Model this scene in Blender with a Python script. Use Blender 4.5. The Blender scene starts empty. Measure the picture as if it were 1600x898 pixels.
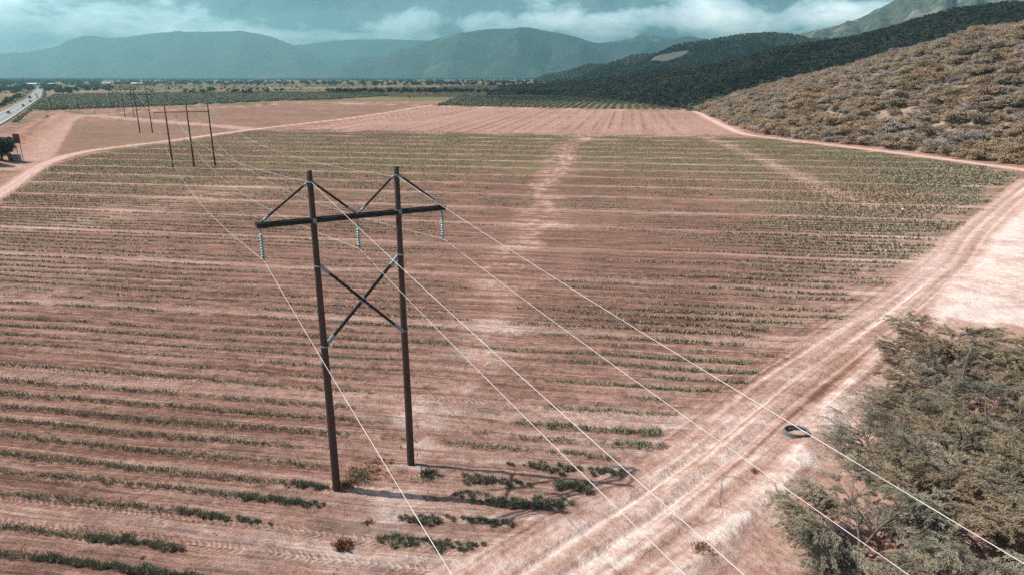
import bpy, bmesh, math, random
import numpy as np
from mathutils import Vector, Matrix
R = math.radians
DENOISE = False
random.seed(7); rng = np.random.default_rng(7)
C = bpy.data.collections.new('place'); bpy.context.scene.collection.children.link(C)
SC = bpy.context.scene

# ------------------------------------------------------------------ camera
CAM_H = 25.0
F = 1600*24/36.0
TH = math.atan(329/F)                       # pitch below the horizon
cam_d = bpy.data.cameras.new('camera'); cam = bpy.data.objects.new('camera', cam_d)
SC.collection.objects.link(cam); SC.camera = cam
cam.location = (0, 0, CAM_H); cam.rotation_euler = (math.pi/2-TH, 0, 0)
cam_d.sensor_width = 36; cam_d.lens = 24; cam_d.clip_start = .5; cam_d.clip_end = 60000

# ------------------------------------------------------------------ sun, sky, exposure
SUN_EL = R(53.4)
sh = np.array([14.7, -2.8]); sh = sh/np.linalg.norm(sh)      # the way shadows fall on the ground
SUNV = Vector((-sh[0]*math.cos(SUN_EL), -sh[1]*math.cos(SUN_EL), math.sin(SUN_EL)))
sun_d = bpy.data.lights.new('sun', 'SUN'); sun = bpy.data.objects.new('sun', sun_d); SC.collection.objects.link(sun)
sun_d.energy = 4.8; sun_d.angle = R(.6); sun_d.color = (1, .915, .845)
sun.rotation_euler = (-SUNV).to_track_quat('-Z', 'Y').to_euler()

W = bpy.data.worlds.new('World'); SC.world = W; W.use_nodes = True
def N(nt, t, **k):
    n = nt.nodes.new(t)
    for a, v in k.items(): setattr(n, a, v)
    return n
def L(nt, a, b): nt.links.new(a, b)
nt = W.node_tree; nt.nodes.clear()
sky = N(nt, 'ShaderNodeTexSky', sky_type='NISHITA', sun_disc=False, sun_elevation=SUN_EL,
        sun_rotation=math.atan2(SUNV.x, SUNV.y), air_density=1.0, dust_density=2.0, ozone_density=1.0)
tc = N(nt, 'ShaderNodeTexCoord')
sep = N(nt, 'ShaderNodeSeparateXYZ'); L(nt, tc.outputs['Generated'], sep.inputs[0])
# cloud bank along the horizon: stretched noise on the view direction
mp = N(nt, 'ShaderNodeMapping'); mp.inputs['Scale'].default_value = (6.0, 6.0, 15.0); mp.inputs['Location'].default_value = (.63, 0.2, .35)
L(nt, tc.outputs['Generated'], mp.inputs[0])
no = N(nt, 'ShaderNodeTexNoise'); no.inputs['Scale'].default_value = 1.0; no.inputs['Detail'].default_value = 9
no.inputs['Roughness'].default_value = .60; no.inputs['Distortion'].default_value = .35
L(nt, mp.outputs[0], no.inputs['Vector'])
cr = N(nt, 'ShaderNodeValToRGB')
e = cr.color_ramp.elements
e[0].position = .28; e[0].color = (.10, .20, .25, 1)
e[1].position = .84; e[1].color = (3.0, 3.2, 3.15, 1)
x = e.new(.50); x.color = (.30, .50, .56, 1)
x = e.new(.58); x.color = (1.05, 1.4, 1.48, 1)
el = N(nt, 'ShaderNodeMapRange'); el.inputs[1].default_value = .05; el.inputs[2].default_value = .085; el.inputs[3].default_value = .07; el.inputs[4].default_value = -.02
L(nt, sep.outputs['Z'], el.inputs[0]); ad = N(nt, 'ShaderNodeMath', operation='ADD'); L(nt, no.outputs['Fac'], ad.inputs[0]); L(nt, el.outputs[0], ad.inputs[1])
# larger cloud masses, by compass direction and height (world direction): dark decks and bright banks
acc = ad.outputs[0]
nd = N(nt, 'ShaderNodeTexNoise'); nd.inputs['Scale'].default_value = 14; nd.inputs['Detail'].default_value = 6; L(nt, tc.outputs['Generated'], nd.inputs['Vector'])
nds = N(nt, 'ShaderNodeVectorMath', operation='MULTIPLY_ADD'); nds.inputs[1].default_value = (.09, .09, .035); nds.inputs[2].default_value = (-.045, -.045, -.0175); L(nt, nd.outputs['Color'], nds.inputs[0])
dv = N(nt, 'ShaderNodeVectorMath', operation='ADD'); L(nt, tc.outputs['Generated'], dv.inputs[0]); L(nt, nds.outputs[0], dv.inputs[1])
for azd, eld, rad, flat, amt in ((16.5, 6.9, .19, 6.5, -.22), (10, 4.0, .17, 9, .13), (26, 4.3, .14, 6, .20), (-10, 4.3, .2, 12, .08), (-37, 5.0, .24, 5, .13), (-18, 6.5, .22, 7, -.13), (-3, 6.5, .10, 5, .03)):
    a_, e_ = R(azd), R(eld); c_ = (math.sin(a_)*math.cos(e_), math.cos(a_)*math.cos(e_), math.sin(e_))
    sb = N(nt, 'ShaderNodeVectorMath', operation='SUBTRACT'); sb.inputs[1].default_value = c_; L(nt, dv.outputs[0], sb.inputs[0])
    ml = N(nt, 'ShaderNodeVectorMath', operation='MULTIPLY'); ml.inputs[1].default_value = (1, 1, flat); L(nt, sb.outputs[0], ml.inputs[0])
    ln_ = N(nt, 'ShaderNodeVectorMath', operation='LENGTH'); L(nt, ml.outputs[0], ln_.inputs[0])
    m2 = N(nt, 'ShaderNodeMapRange', interpolation_type='SMOOTHSTEP'); m2.inputs[1].default_value = rad*.35; m2.inputs[2].default_value = rad*1.15; m2.inputs[3].default_value = amt; m2.inputs[4].default_value = 0; L(nt, ln_.outputs[1 if 'Value' in ln_.outputs and ln_.outputs[0].name != 'Value' else 0], m2.inputs[0])
    a2 = N(nt, 'ShaderNodeMath', operation='ADD'); L(nt, acc, a2.inputs[0]); L(nt, m2.outputs[0], a2.inputs[1]); acc = a2.outputs[0]
L(nt, acc, cr.inputs[0])
# clouds only low; higher up the clear sky takes over
mr = N(nt, 'ShaderNodeMapRange'); mr.inputs[1].default_value = .11; mr.inputs[2].default_value = .22; mr.inputs[3].default_value = 1; mr.inputs[4].default_value = 0
L(nt, sep.outputs['Z'], mr.inputs[0])
bg1 = N(nt, 'ShaderNodeBackground'); bg1.inputs[1].default_value = .075; L(nt, sky.outputs[0], bg1.inputs[0])
bg2 = N(nt, 'ShaderNodeBackground'); bg2.inputs[1].default_value = 1.0; L(nt, cr.outputs[0], bg2.inputs[0])
mx = N(nt, 'ShaderNodeMixShader'); L(nt, mr.outputs[0], mx.inputs[0]); L(nt, bg1.outputs[0], mx.inputs[1]); L(nt, bg2.outputs[0], mx.inputs[2])
wo = N(nt, 'ShaderNodeOutputWorld'); L(nt, mx.outputs[0], wo.inputs[0])
VS = SC.view_settings
SC.display_settings.display_device = 'sRGB'; VS.view_transform = 'Standard'; VS.look = 'None'; VS.exposure = .46; VS.gamma = 1; VS.use_curve_mapping = False
SC.render.engine = 'CYCLES'; SC.cycles.max_bounces = 5; SC.cycles.volume_bounces = 1; SC.cycles.transparent_max_bounces = 8
SC.cycles.diffuse_bounces = 2; SC.cycles.use_denoising = DENOISE

HAZE_TOP = 1010.0; HAZE_DENS = 1.3e-4

# ------------------------------------------------------------------ helpers
def G(px, py, z=0.0):
    "ground point seen at a place of the 1600 px wide photograph"
    X = (px-800)/F; Y = -(py-449)/F
    d = math.cos(TH)+math.sin(TH)*Y; dz = -math.sin(TH)+math.cos(TH)*Y
    t = (z-CAM_H)/dz
    return (X*t, d*t)
def PD(px, py, dist):
    "point at forward distance dist in the direction of that place"
    X = (px-800)/F; Y = -(py-449)/F
    d = math.cos(TH)+math.sin(TH)*Y; dz = -math.sin(TH)+math.cos(TH)*Y
    t = dist/d
    return (X*t, dist, CAM_H+dz*t)
def hsh(ix, iy, s):
    n = (ix.astype(np.int64)*374761393 + iy.astype(np.int64)*668265263 + s*1442695041) & 0xffffffff
    n = ((n ^ (n >> 13))*1274126177) & 0xffffffff
    return ((n ^ (n >> 16)) & 0xffff)/65535.0
def vn(x, y, s=0):
    ix = np.floor(x); iy = np.floor(y); fx = x-ix; fy = y-iy
    fx = fx*fx*(3-2*fx); fy = fy*fy*(3-2*fy)
    a = hsh(ix, iy, s); b = hsh(ix+1, iy, s); c = hsh(ix, iy+1, s); d = hsh(ix+1, iy+1, s)
    return (a*(1-fx)+b*fx)*(1-fy)+(c*(1-fx)+d*fx)*fy
def fbm(x, y, s=0, o=4):
    r = 0; a = .5; t = 0
    for k in range(o):
        r = r+a*vn(x*2**k, y*2**k, s+k*17); t += a; a *= .5
    return r/t
def sst(a, b, x):
    t = np.clip((x-a)/(b-a), 0, 1); return t*t*(3-2*t)
def pld(x, y, pts):
    "signed distance across and length along a polyline"
    best = np.full(x.shape, 1e9); sg = np.zeros(x.shape); al = np.zeros(x.shape); acc = 0
    for (ax, ay), (bx, by) in zip(pts[:-1], pts[1:]):
        dx, dy = bx-ax, by-ay; l = math.hypot(dx, dy)
        t = np.clip(((x-ax)*dx+(y-ay)*dy)/(l*l), 0, 1)
        d = np.hypot(x-ax-t*dx, y-ay-t*dy); s = np.sign((x-ax)*dy-(y-ay)*dx)
        m = d < best
        best = np.where(m, d, best); sg = np.where(m, s, sg); al = np.where(m, acc+t*l, al); acc += l
    return best*sg, al
def inpoly(x, y, pts):
    r = np.zeros(x.shape, bool)
    for (ax, ay), (bx, by) in zip(pts, pts[1:]+pts[:1]):
        if ay == by: continue
        r ^= ((ay > y) != (by > y)) & (x < (bx-ax)*(y-ay)/(by-ay)+ax)
    return r
def softpoly(x, y, pts, w):
    d = np.abs(pld(x, y, pts+pts[:1])[0]); i = inpoly(x, y, pts)
    return sst(-w, w, np.where(i, d, -d))
def smooth(pts, n=6):
    "Catmull-Rom through 2-D or 3-D points"
    P = [np.array(p, float) for p in pts]; P = [2*P[0]-P[1]]+P+[2*P[-1]-P[-2]]; out = []
    for i in range(1, len(P)-2):
        for k in range(n):
            t = k/n; a, b, c, d = P[i-1:i+3]
            out.append(.5*((2*b)+(c-a)*t+(2*a-5*b+4*c-d)*t*t+(3*b-a-3*c+d)*t**3))
    out.append(P[-2]); return [tuple(p) for p in out]

def tag(o, label=None, cat=None, group=None, kind=None):
    if label: o['label'] = label
    if cat: o['category'] = cat
    if group: o['group'] = group
    if kind: o['kind'] = kind
    return o
def empty(name, loc, rz=0):
    o = bpy.data.objects.new(name, None); C.objects.link(o); o.location = loc; o.rotation_euler = (0, 0, rz)
    o.empty_display_size = .5
    return o
def npmesh(name, v, f, mat=None, parent=None, sm=False, mats=None, mi=None):
    "mesh object from arrays; f is (n,3) or (n,4)"
    v = np.asarray(v, np.float32); f = np.asarray(f, np.int32)
    me = bpy.data.meshes.new(name); k = f.shape[1]
    me.vertices.add(len(v)); me.vertices.foreach_set('co', v.ravel())
    me.loops.add(f.size); me.loops.foreach_set('vertex_index', f.ravel())
    me.polygons.add(len(f)); me.polygons.foreach_set('loop_start', np.arange(0, f.size, k, dtype=np.int32))
    if sm: me.polygons.foreach_set('use_smooth', np.ones(len(f), bool))
    me.update(calc_edges=True)
    if mat: me.materials.append(mat)
    o = bpy.data.objects.new(name, me); C.objects.link(o)
    if parent: o.parent = parent
    return o
class MB:
    "collects tubes and boxes, then links them as ONE mesh"
    def __init__(s): s.v = []; s.f = []
    def tube(s, pts, rad, n=8, cap=True):
        pts = [Vector(p) for p in pts]
        if not hasattr(rad, '__len__'): rad = [rad]*len(pts)
        base = len(s.v); ref = None
        for i, p in enumerate(pts):
            d = (pts[min(i+1, len(pts)-1)]-pts[max(i-1, 0)]).normalized()
            if ref is None: ref = d.orthogonal().normalized()
            a = (ref-d*ref.dot(d)).normalized(); ref = a; b = d.cross(a)
            for k in range(n):
                t = 2*math.pi*k/n; s.v.append(p+(a*math.cos(t)+b*math.sin(t))*rad[i])
        for i in range(len(pts)-1):
            for k in range(n):
                q = base+i*n; s.f.append((q+k, q+(k+1) % n, q+n+(k+1) % n, q+n+k))
        if cap:
            s.f.append(tuple(base+k for k in range(n))[::-1]); q = base+(len(pts)-1)*n; s.f.append(tuple(q+k for k in range(n)))
        return s
    def box(s, c, size, ax=None, bev=0):
        "box with centre c, size, optional 3x3 axes"
        M = ax or Matrix.Identity(3); c = Vector(c); base = len(s.v); hx, hy, hz = [q/2 for q in size]
        for z in (-hz, hz):
            for y in (-hy, hy):
                for x_ in (-hx, hx): s.v.append(c+M @ Vector((x_, y, z)))
        for q in ((0, 2, 3, 1), (4, 5, 7, 6), (0, 1, 5, 4), (2, 6, 7, 3), (0, 4, 6, 2), (1, 3, 7, 5)): s.f.append(tuple(base+k for k in q))
        return s
    def beam(s, a, b, w, h):
        "rectangular timber from a to b, w wide, h high"
        a = Vector(a); b = Vector(b); d = (b-a).normalized(); up = Vector((0, 0, 1)); sd = d.cross(up).normalized(); u2 = sd.cross(d)
        M = Matrix((d, sd, u2)).transposed()
        return s.box((a+b)/2, ((b-a).length, w, h), M)
    def lathe(s, prof, c=(0, 0, 0), n=12):
        base = len(s.v)
        for r, z in prof:
            for k in range(n): t = 2*math.pi*k/n; s.v.append(Vector((c[0]+r*math.cos(t), c[1]+r*math.sin(t), c[2]+z)))
        for i in range(len(prof)-1):
            for k in range(n): q = base+i*n; s.f.append((q+k, q+(k+1) % n, q+n+(k+1) % n, q+n+k))
        s.f.append(tuple(base+k for k in range(n))[::-1]); q = base+(len(prof)-1)*n; s.f.append(tuple(q+k for k in range(n)))
        return s
    def build(s, name, mat, parent=None, sm=False, bevel=0):
        me = bpy.data.meshes.new(name); me.from_pydata([tuple(p) for p in s.v], [], s.f); me.update()
        if sm:
            for p in me.polygons: p.use_smooth = True
        me.materials.append(mat); o = bpy.data.objects.new(name, me); C.objects.link(o)
        if parent: o.parent = parent
        if bevel:
            m = o.modifiers.new('bevel', 'BEVEL'); m.width = bevel; m.segments = 2
        return o
def copy_tree(o, parent=None):
    c = o.copy(); C.objects.link(c); c.parent = parent
    for ch in list(o.children): copy_tree(ch, c)
    return c

# ------------------------------------------------------------------ materials
def mat(name, col, rough=.8, var=.25, scale=3.0, bump=0.0, bscale=20., spec=.3, metal=0., col2=None, rnd=0.0, coords='Object', stretch=None, detail=5):
    "procedural: two tones mixed by noise, optional random tint for each object"
    m = bpy.data.materials.new(name); m.use_nodes = True; nt = m.node_tree; b = nt.nodes['Principled BSDF']
    tc = N(nt, 'ShaderNodeTexCoord'); src = tc.outputs[coords]
    if stretch:
        mp = N(nt, 'ShaderNodeMapping'); mp.inputs['Scale'].default_value = stretch; L(nt, src, mp.inputs[0]); src = mp.outputs[0]
    n = N(nt, 'ShaderNodeTexNoise'); n.inputs['Scale'].default_value = scale; n.inputs['Detail'].default_value = detail; L(nt, src, n.inputs['Vector'])
    r = N(nt, 'ShaderNodeValToRGB'); c2 = col2 or tuple(c*(1-var) for c in col)
    r.color_ramp.elements[0].position = .35; r.color_ramp.elements[0].color = (*c2, 1)
    r.color_ramp.elements[1].position = .65; r.color_ramp.elements[1].color = (*(tuple(c*(1+var*.5) for c in col) if not col2 else col), 1)
    L(nt, n.outputs['Fac'], r.inputs[0]); out = r.outputs[0]
    if rnd:
        oi = N(nt, 'ShaderNodeObjectInfo'); h = N(nt, 'ShaderNodeHueSaturation')
        a = N(nt, 'ShaderNodeMapRange'); a.inputs[3].default_value = 1-rnd; a.inputs[4].default_value = 1+rnd; L(nt, oi.outputs['Random'], a.inputs[0]); L(nt, a.outputs[0], h.inputs['Value'])
        mu = N(nt, 'ShaderNodeMath', operation='MULTIPLY'); mu.inputs[1].default_value = 7.13; L(nt, oi.outputs['Random'], mu.inputs[0])
        fr = N(nt, 'ShaderNodeMath', operation='FRACT'); L(nt, mu.outputs[0], fr.inputs[0])
        a2 = N(nt, 'ShaderNodeMapRange'); a2.inputs[3].default_value = .5-.05*rnd; a2.inputs[4].default_value = .5+.06*rnd; L(nt, fr.outputs[0], a2.inputs[0]); L(nt, a2.outputs[0], h.inputs['Hue'])
        a3 = N(nt, 'ShaderNodeMapRange'); a3.inputs[3].default_value = 1.0; a3.inputs[4].default_value = max(.2, 1-1.2*rnd); L(nt, fr.outputs[0], a3.inputs[0]); L(nt, a3.outputs[0], h.inputs['Saturation'])
        L(nt, out, h.inputs['Color']); out = h.outputs[0]
    L(nt, out, b.inputs['Base Color'])
    b.inputs['Roughness'].default_value = rough; b.inputs['Specular IOR Level'].default_value = spec; b.inputs['Metallic'].default_value = metal
    if bump:
        n2 = N(nt, 'ShaderNodeTexNoise'); n2.inputs['Scale'].default_value = bscale; n2.inputs['Detail'].default_value = 6; L(nt, src, n2.inputs['Vector'])
        bp = N(nt, 'ShaderNodeBump'); bp.inputs['Strength'].default_value = 1; bp.inputs['Distance'].default_value = bump; L(nt, n2.outputs['Fac'], bp.inputs['Height']); L(nt, bp.outputs[0], b.inputs['Normal'])
    return m
M = dict(
 pole=mat('pole_wood', (.115, .062, .048), .75, col2=(.022, .018, .018), scale=9, stretch=(6, 6, .35), bump=.01, bscale=30),
 arm=mat('arm_wood', (.026, .024, .024), .8, col2=(.012, .012, .013), scale=6, bump=.008, bscale=25),
 galv=mat('galvanised_steel', (.20, .26, .28), .45, .3, 12, metal=.5),
 disc=mat('insulator_glass', (.36, .50, .53), .12, .1, 5, spec=.8),
 wire=mat('aluminium_wire', (.62, .60, .57), .55, .15, 1.0, metal=.3),
 crop=mat('crop_leaf', (.31, .295, .195), .6, col2=(.115, .13, .085), scale=1.7, spec=.35, detail=8),
 weed=mat('weed_leaf', (.14, .155, .075), .7, col2=(.05, .055, .03), scale=3, rnd=.2),
 dry=mat('dry_weed', (.30, .13, .065), .8, col2=(.14, .07, .04), scale=4),
 thorn=mat('thorn_leaf', (.33, .295, .20), .7, col2=(.12, .115, .085), scale=.9, rnd=.15, detail=6),
 thornb=mat('thorn_leaf_brown', (.42, .32, .18), .7, col2=(.16, .125, .08), scale=.9, rnd=.15),
 bark=mat('thorn_bark', (.17, .14, .115), .9, col2=(.06, .05, .045), scale=6),
 scrub=mat('scrub_leaf', (.47, .355, .235), .8, col2=(.20, .155, .105), scale=.35, rnd=.30, detail=7),
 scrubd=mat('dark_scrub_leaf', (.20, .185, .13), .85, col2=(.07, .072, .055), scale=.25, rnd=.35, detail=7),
 greytwig=mat('bare_grey_twigs', (.50, .42, .38), .9, col2=(.22, .18, .16), scale=.8, rnd=.2),
 tree=mat('tree_leaf', (.065, .085, .042), .8, col2=(.018, .026, .016), scale=.4, rnd=.35),
 orchard=mat('orchard_leaf', (.30, .30, .17), .75, col2=(.12, .14, .08), scale=.5, rnd=.4),
 palm=mat('palm_frond', (.085, .095, .050), .6, col2=(.03, .036, .02), scale=1, rnd=.3),
 trunk=mat('trunk_bark', (.14, .11, .09), .9, .4, 5),
 asphalt=mat('asphalt', (.22, .24, .235), .7, .15, .3, bump=.004, bscale=40),
 paint=mat('road_paint', (.75, .74, .70), .6, .1, 2),
 white=mat('white_paint', (.78, .77, .74), .5, .08, 2),
 carred=mat('dark_car_paint', (.035, .045, .05), .25, .1, 2, spec=.6),
 glass=mat('window_glass', (.02, .03, .035), .1, .1, 2, spec=.8),
 rubber=mat('tyre_rubber', (.02, .02, .02), .8, .2, 10),
 wall=mat('weathered_wall', (.36, .33, .30), .9, col2=(.22, .20, .18), scale=1.2),
 brown=mat('rusty_sheet', (.20, .07, .05), .8, col2=(.11, .045, .035), scale=1.5),
 roofw=mat('white_sheet_roof', (.75, .76, .75), .5, .08, .5),
 hose=mat('black_hose', (.22, .235, .23), .6, col2=(.08, .09, .09), scale=14),
 post=mat('fence_post_wood', (.23, .19, .16), .9, col2=(.10, .08, .07), scale=3),
 feather=mat('white_feather', (.80, .79, .77), .7, .05, 5),
 beak=mat('yellow_beak', (.6, .35, .08), .5, .1, 5),
 cloud=mat('cloud_white', (.85, .86, .88), 1., .03, .002),
)

def site_tint(m, col, scale, lo=.42, hi=.62, amt=.7):
    nt = m.node_tree; b = nt.nodes['Principled BSDF']; src = b.inputs['Base Color'].links[0].from_socket
    g = N(nt, 'ShaderNodeNewGeometry'); n = N(nt, 'ShaderNodeTexNoise'); n.inputs['Scale'].default_value = scale; n.inputs['Detail'].default_value = 5; L(nt, g.outputs['Position'], n.inputs['Vector'])
    r = N(nt, 'ShaderNodeMapRange'); r.inputs[1].default_value = lo; r.inputs[2].default_value = hi; r.inputs[3].default_value = 0; r.inputs[4].default_value = amt; L(nt, n.outputs['Fac'], r.inputs[0])
    mx = N(nt, 'ShaderNodeMix', data_type='RGBA'); L(nt, r.outputs[0], mx.inputs['Factor']); L(nt, src, mx.inputs['A']); mx.inputs['B'].default_value = (*col, 1); L(nt, mx.outputs['Result'], b.inputs['Base Color'])
site_tint(M['scrub'], (.42, .30, .185), .045); site_tint(M['thorn'], (.30, .22, .13), .22, .45, .65, .6); site_tint(M['crop'], (.36, .31, .20), .35, .5, .68, .6)
# ------------------------------------------------------------------ field geometry in numbers
A = R(9.3); ca, sa = math.cos(A), math.sin(A)
def uv(x, y): return x*ca-y*sa, x*sa+y*ca            # along the crop rows, across them
def xy(u, v): return u*ca+v*sa, -u*sa+v*ca
LANES = [30, 47.5, 66, 84.8, 101, 117.2, 133, 149, 164, 179, 195, 211, 227, 243, 259, 275, 291, 307]
FIELD = [G(*p) for p in [(400, 203), (470, 203.5), (700, 206.5), (1000, 211), (1190, 214), (1300, 228), (1420, 243), (1590, 268), (1596, 276), (1545, 322), (1480, 370), (1415, 428), (1345, 488), (1240, 550), (1150, 616), (1035, 700), (992, 750), (905, 812), (740, 868), (640, 905), (560, 960)]] + \
        [(-20, 22), (-60, 22), (-130, 60), (-140, 120)] + [G(*p) for p in [(-60, 345), (0, 318), (60, 270), (85, 258), (140, 242), (270, 224)]]
TRACK = smooth([G(*p) for p in [(1640, 272), (1600, 300), (1552, 342), (1522, 372), (1500, 407), (1452, 450), (1408, 487), (1325, 549), (1240, 612), (1155, 684), (1080, 742), (1000, 801), (900, 868), (800, 938), (700, 1015)]] + [(-12, 12), (-28, -10)])
TRACKM = smooth([G(*p) for p in [(1500, 480), (1440, 510), (1380, 555), (1310, 625), (1240, 735), (1170, 800), (1100, 868), (1020, 950), (940, 1060)]])
FOOT = [G(*p) for p in [(1085, 171), (1120, 184), (1150, 197), (1180, 207), (1240, 216), (1300, 222.5), (1400, 234), (1500, 247), (1600, 259), (1700, 273), (1900, 300)]]
HILLTRK = smooth([G(*p) for p in [(1078, 170), (1105, 184), (1135, 199), (1165, 210), (1230, 219), (1300, 227), (1400, 239), (1500, 252), (1600, 266), (1720, 286), (1900, 318)]])
DIAG = smooth([G(*p) for p in [(-120, 362), (0, 302), (40, 275), (75, 254), (140, 236), (270, 219.5), (400, 202), (530, 187), (600, 177), (672, 165)]])
HOR = [G(*p) for p in [(395, 203), (470, 205), (700, 207.5), (1000, 212), (1180, 215)]]
LEFTT = smooth([G(*p) for p in [(30, 262), (60, 235), (85, 205), (105, 186), (140, 181), (250, 190), (330, 196), (400, 203)]])
TOPT = [G(*p) for p in [(110, 184), (200, 176), (330, 169), (440, 163), (560, 162), (640, 164.5), (670, 166)]]
GTOP = [G(*p) for p in [(672, 165.8), (760, 168), (900, 171), (1000, 173), (1075, 173.5)]]
PLOUGH = [G(*p) for p in [(672, 167), (760, 169), (900, 172), (1075, 175), (1105, 188), (1150, 210), (1180, 213), (1000, 210), (700, 205.5), (470, 202)]]
BROWN1 = [G(*p) for p in [(70, 244), (92, 192), (112, 187), (250, 193), (398, 204), (270, 221), (140, 238)]]
BROWN2 = [G(*p) for p in [(118, 183), (200, 177), (330, 170), (440, 164), (640, 164.5), (660, 166.5), (530, 187), (400, 201), (250, 190)]]
GREEN = [G(*p) for p in [(680, 165.5), (720, 151), (880, 151), (960, 156), (1070, 172), (900, 170)]]
ORCH = [G(*p) for p in [(52, 174), (62, 160), (85, 149), (400, 144.5), (560, 146.5), (610, 150), (520, 156), (440, 158), (340, 163), (100, 172)]]
HWY_L = [G(*p) for p in [(-40, 190), (0, 177), (30, 162), (45, 153), (56, 142.5), (61, 137)]]
HWY_R = [G(*p) for p in [(-40, 219), (0, 197), (31, 177), (62, 153), (65.5, 142.5), (65, 137)]]
BARE = [G(*p) for p in [(930, 206), (875, 235), (862, 290), (850, 330), (810, 410), (770, 470), (740, 520), (690, 580), (650, 620), (610, 690), (580, 750), (540, 830)]]
SPUR = [G(*p) for p in [(1100, 214), (1150, 232), (1210, 258), (1300, 300), (1360, 320)]]
BARE2 = [G(*p) for p in [(400, 285), (300, 310), (200, 330), (120, 350)]]

def ground_z(x, y):
    x = np.asarray(x, float); y = np.asarray(y, float)
    near = sst(500, 120, np.hypot(x, y))
    z = (fbm(x/9, y/9, 5, 3)-.5)*.35*near
    d, _ = pld(x, y, TRACK); ad = np.abs(d)
    z = z-.16*np.exp(-((ad-.95)/.32)**2)+.05*np.exp(-(ad/.35)**2)-.05*sst(4, 1.5, ad)
    d2, _ = pld(x, y, TRACKM)
    z = z+.5*np.exp(-(d2/1.1)**2)*sst(75, 55, y)*sst(10, 25, y+0*x)+(.35*sst(0, 2.5, d2)*sst(90, 40, y))*sst(12, 3, d2)
    # spoil bank between highway and field
    db, _ = pld(x, y, [G(*p) for p in [(-30, 262), (30, 222), (75, 192), (112, 177), (200, 173), (330, 165.5), (460, 160)]])
    z = z+2.2*np.exp(-(db/5.5)**2)*(.5+fbm(x/8, y/8, 9, 3))
    return z

# ------------------------------------------------------------------ the ground: one tessellation, cut into named sheets by use
ys = [-12.0]
while ys[-1] < 12000:
    yy = ys[-1]; ys.append(yy+max(.16, (max(yy, 0))**2/19000) if yy < 900 else yy*1.045)
ys = np.array([min(q, 12000) for q in ys]); APEX = -38.0
# between 20 and 66 m finer
us = np.linspace(-1.25, 1.15, 1150)
Yg, Ug = np.meshgrid(ys, us, indexing='ij')
X0 = Ug*(Yg-APEX); Y0 = Yg.copy()
print('ground grid', X0.shape)
wx = X0.ravel(); wy = Y0.ravel()
uu, vv = uv(wx, wy)
dT, sT = pld(wx, wy, TRACK); aT = np.abs(dT)
dM, sM = pld(wx, wy, TRACKM)
dH, _ = pld(wx, wy, HILLTRK); dD, sD = pld(wx, wy, DIAG); dHor, _ = pld(wx, wy, HOR); dL, _ = pld(wx, wy, LEFTT); dTop, _ = pld(wx, wy, TOPT); dG, _ = pld(wx, wy, GTOP)
wig = (fbm(wx/2.2, wy/2.2, 31, 3)-.5)
inF = softpoly(wx+wig*2, wy+wig*2, FIELD, 1.2)
wide = 1+wy/500.
n1 = fbm(wx/30, wy/30, 1, 5); n2 = fbm(uu/14, vv/1.1, 2, 4); n3 = fbm(wx/3.5, wy/3.5, 3, 4); n4 = fbm(uu/5, vv/.5, 11, 3); n5 = fbm(wx/.9, wy/.9, 12, 3)
# nearest lane
lane = np.full(wx.shape, 1e9); lsg = np.zeros(wx.shape)
for lv in LANES:
    q = vv-lv; m = np.abs(q) < np.abs(lane); lane = np.where(m, q, lane)
def bump(d, w): return np.exp(-(d/w)**2)
dBare, _ = pld(wx, wy, BARE); dBare2, _ = pld(wx, wy, BARE2); dSp, _ = pld(wx, wy, SPUR)
rowd = np.abs(((vv-.5)/2.1) % 1-.5)*2
pale = .28+.35*(n2-.5)+.5*(n4-.45)*.5+.3*(n1-.5)+inF*.16*(rowd-.5)*sst(200, 120, wy)
pale = pale+inF*(.26*bump(lane, 1.25)*(.45+.9*n3))
barem = bump(dBare+11*(n3-.5)+10*(n1-.5), 1.7+wy/110)*sst(.30, .55, n3*.5+n2*.5)
pale = pale+.34*barem*sst(.42, .60, n2*.4+n5*.6)+.08*barem+.22*bump(dBare2+8*(n3-.5), 7)
pale = pale+.30*bump(dSp, 3.2)
# surroundings of the near H frame, lower right corner of the field: churned pale soil
cr1 = bump(np.hypot(wx+6, (wy-40)*1.2), 11)
pale = pale+.22*cr1*sst(.40, .65, n2*.5+n5*.5)
edge = sst(14, 0, np.abs(dT)-2)*(1-inF)
pale = pale+(1-inF)*.35*(wy < 175)*(wx > -12-0*wy)*(.75+.5*n3)
pale = pale+.24*inF*sst(17+wy*.04, 6, aT+5*(n2-.5)+3*(n3-.5))
pale = pale+.10*sst(5.2, 2.2, aT+2.2*(n3-.5))*(.6+.8*n5)-.12*bump(aT-1.75, .35)
pale = pale+.16*bump(aT-.95, .30)-.18*bump(aT, .22)*sst(.3, .6, n3)-.15*bump(aT-3.4, .5)*n5
long_ = fbm(dT/.28, sT/16, 88, 3)-.5; pale = pale+1.0*long_*sst(8.5, 2.0, aT)*sst(120, 60, wy)+.45*(fbm(dT/.9, sT/30, 89, 2)-.5)*sst(9, 2.5, aT)
sand = sst(4.0, 9.0, -dT+3*(n3-.5)) if False else 0
# right of the track: white sand flat
rs = softpoly(wx+6*(n3-.5), wy+6*(n3-.5), [G(*p) for p in [(1600, 318), (1700, 300), (1900, 330), (2100, 620), (1700, 640), (1600, 520), (1500, 500), (1430, 500), (1455, 455), (1520, 400), (1540, 370)]], 2.0)
pale = np.maximum(pale, rs*(1.08+.45*(n5-.5)+.6*(n3-.5)))
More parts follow.
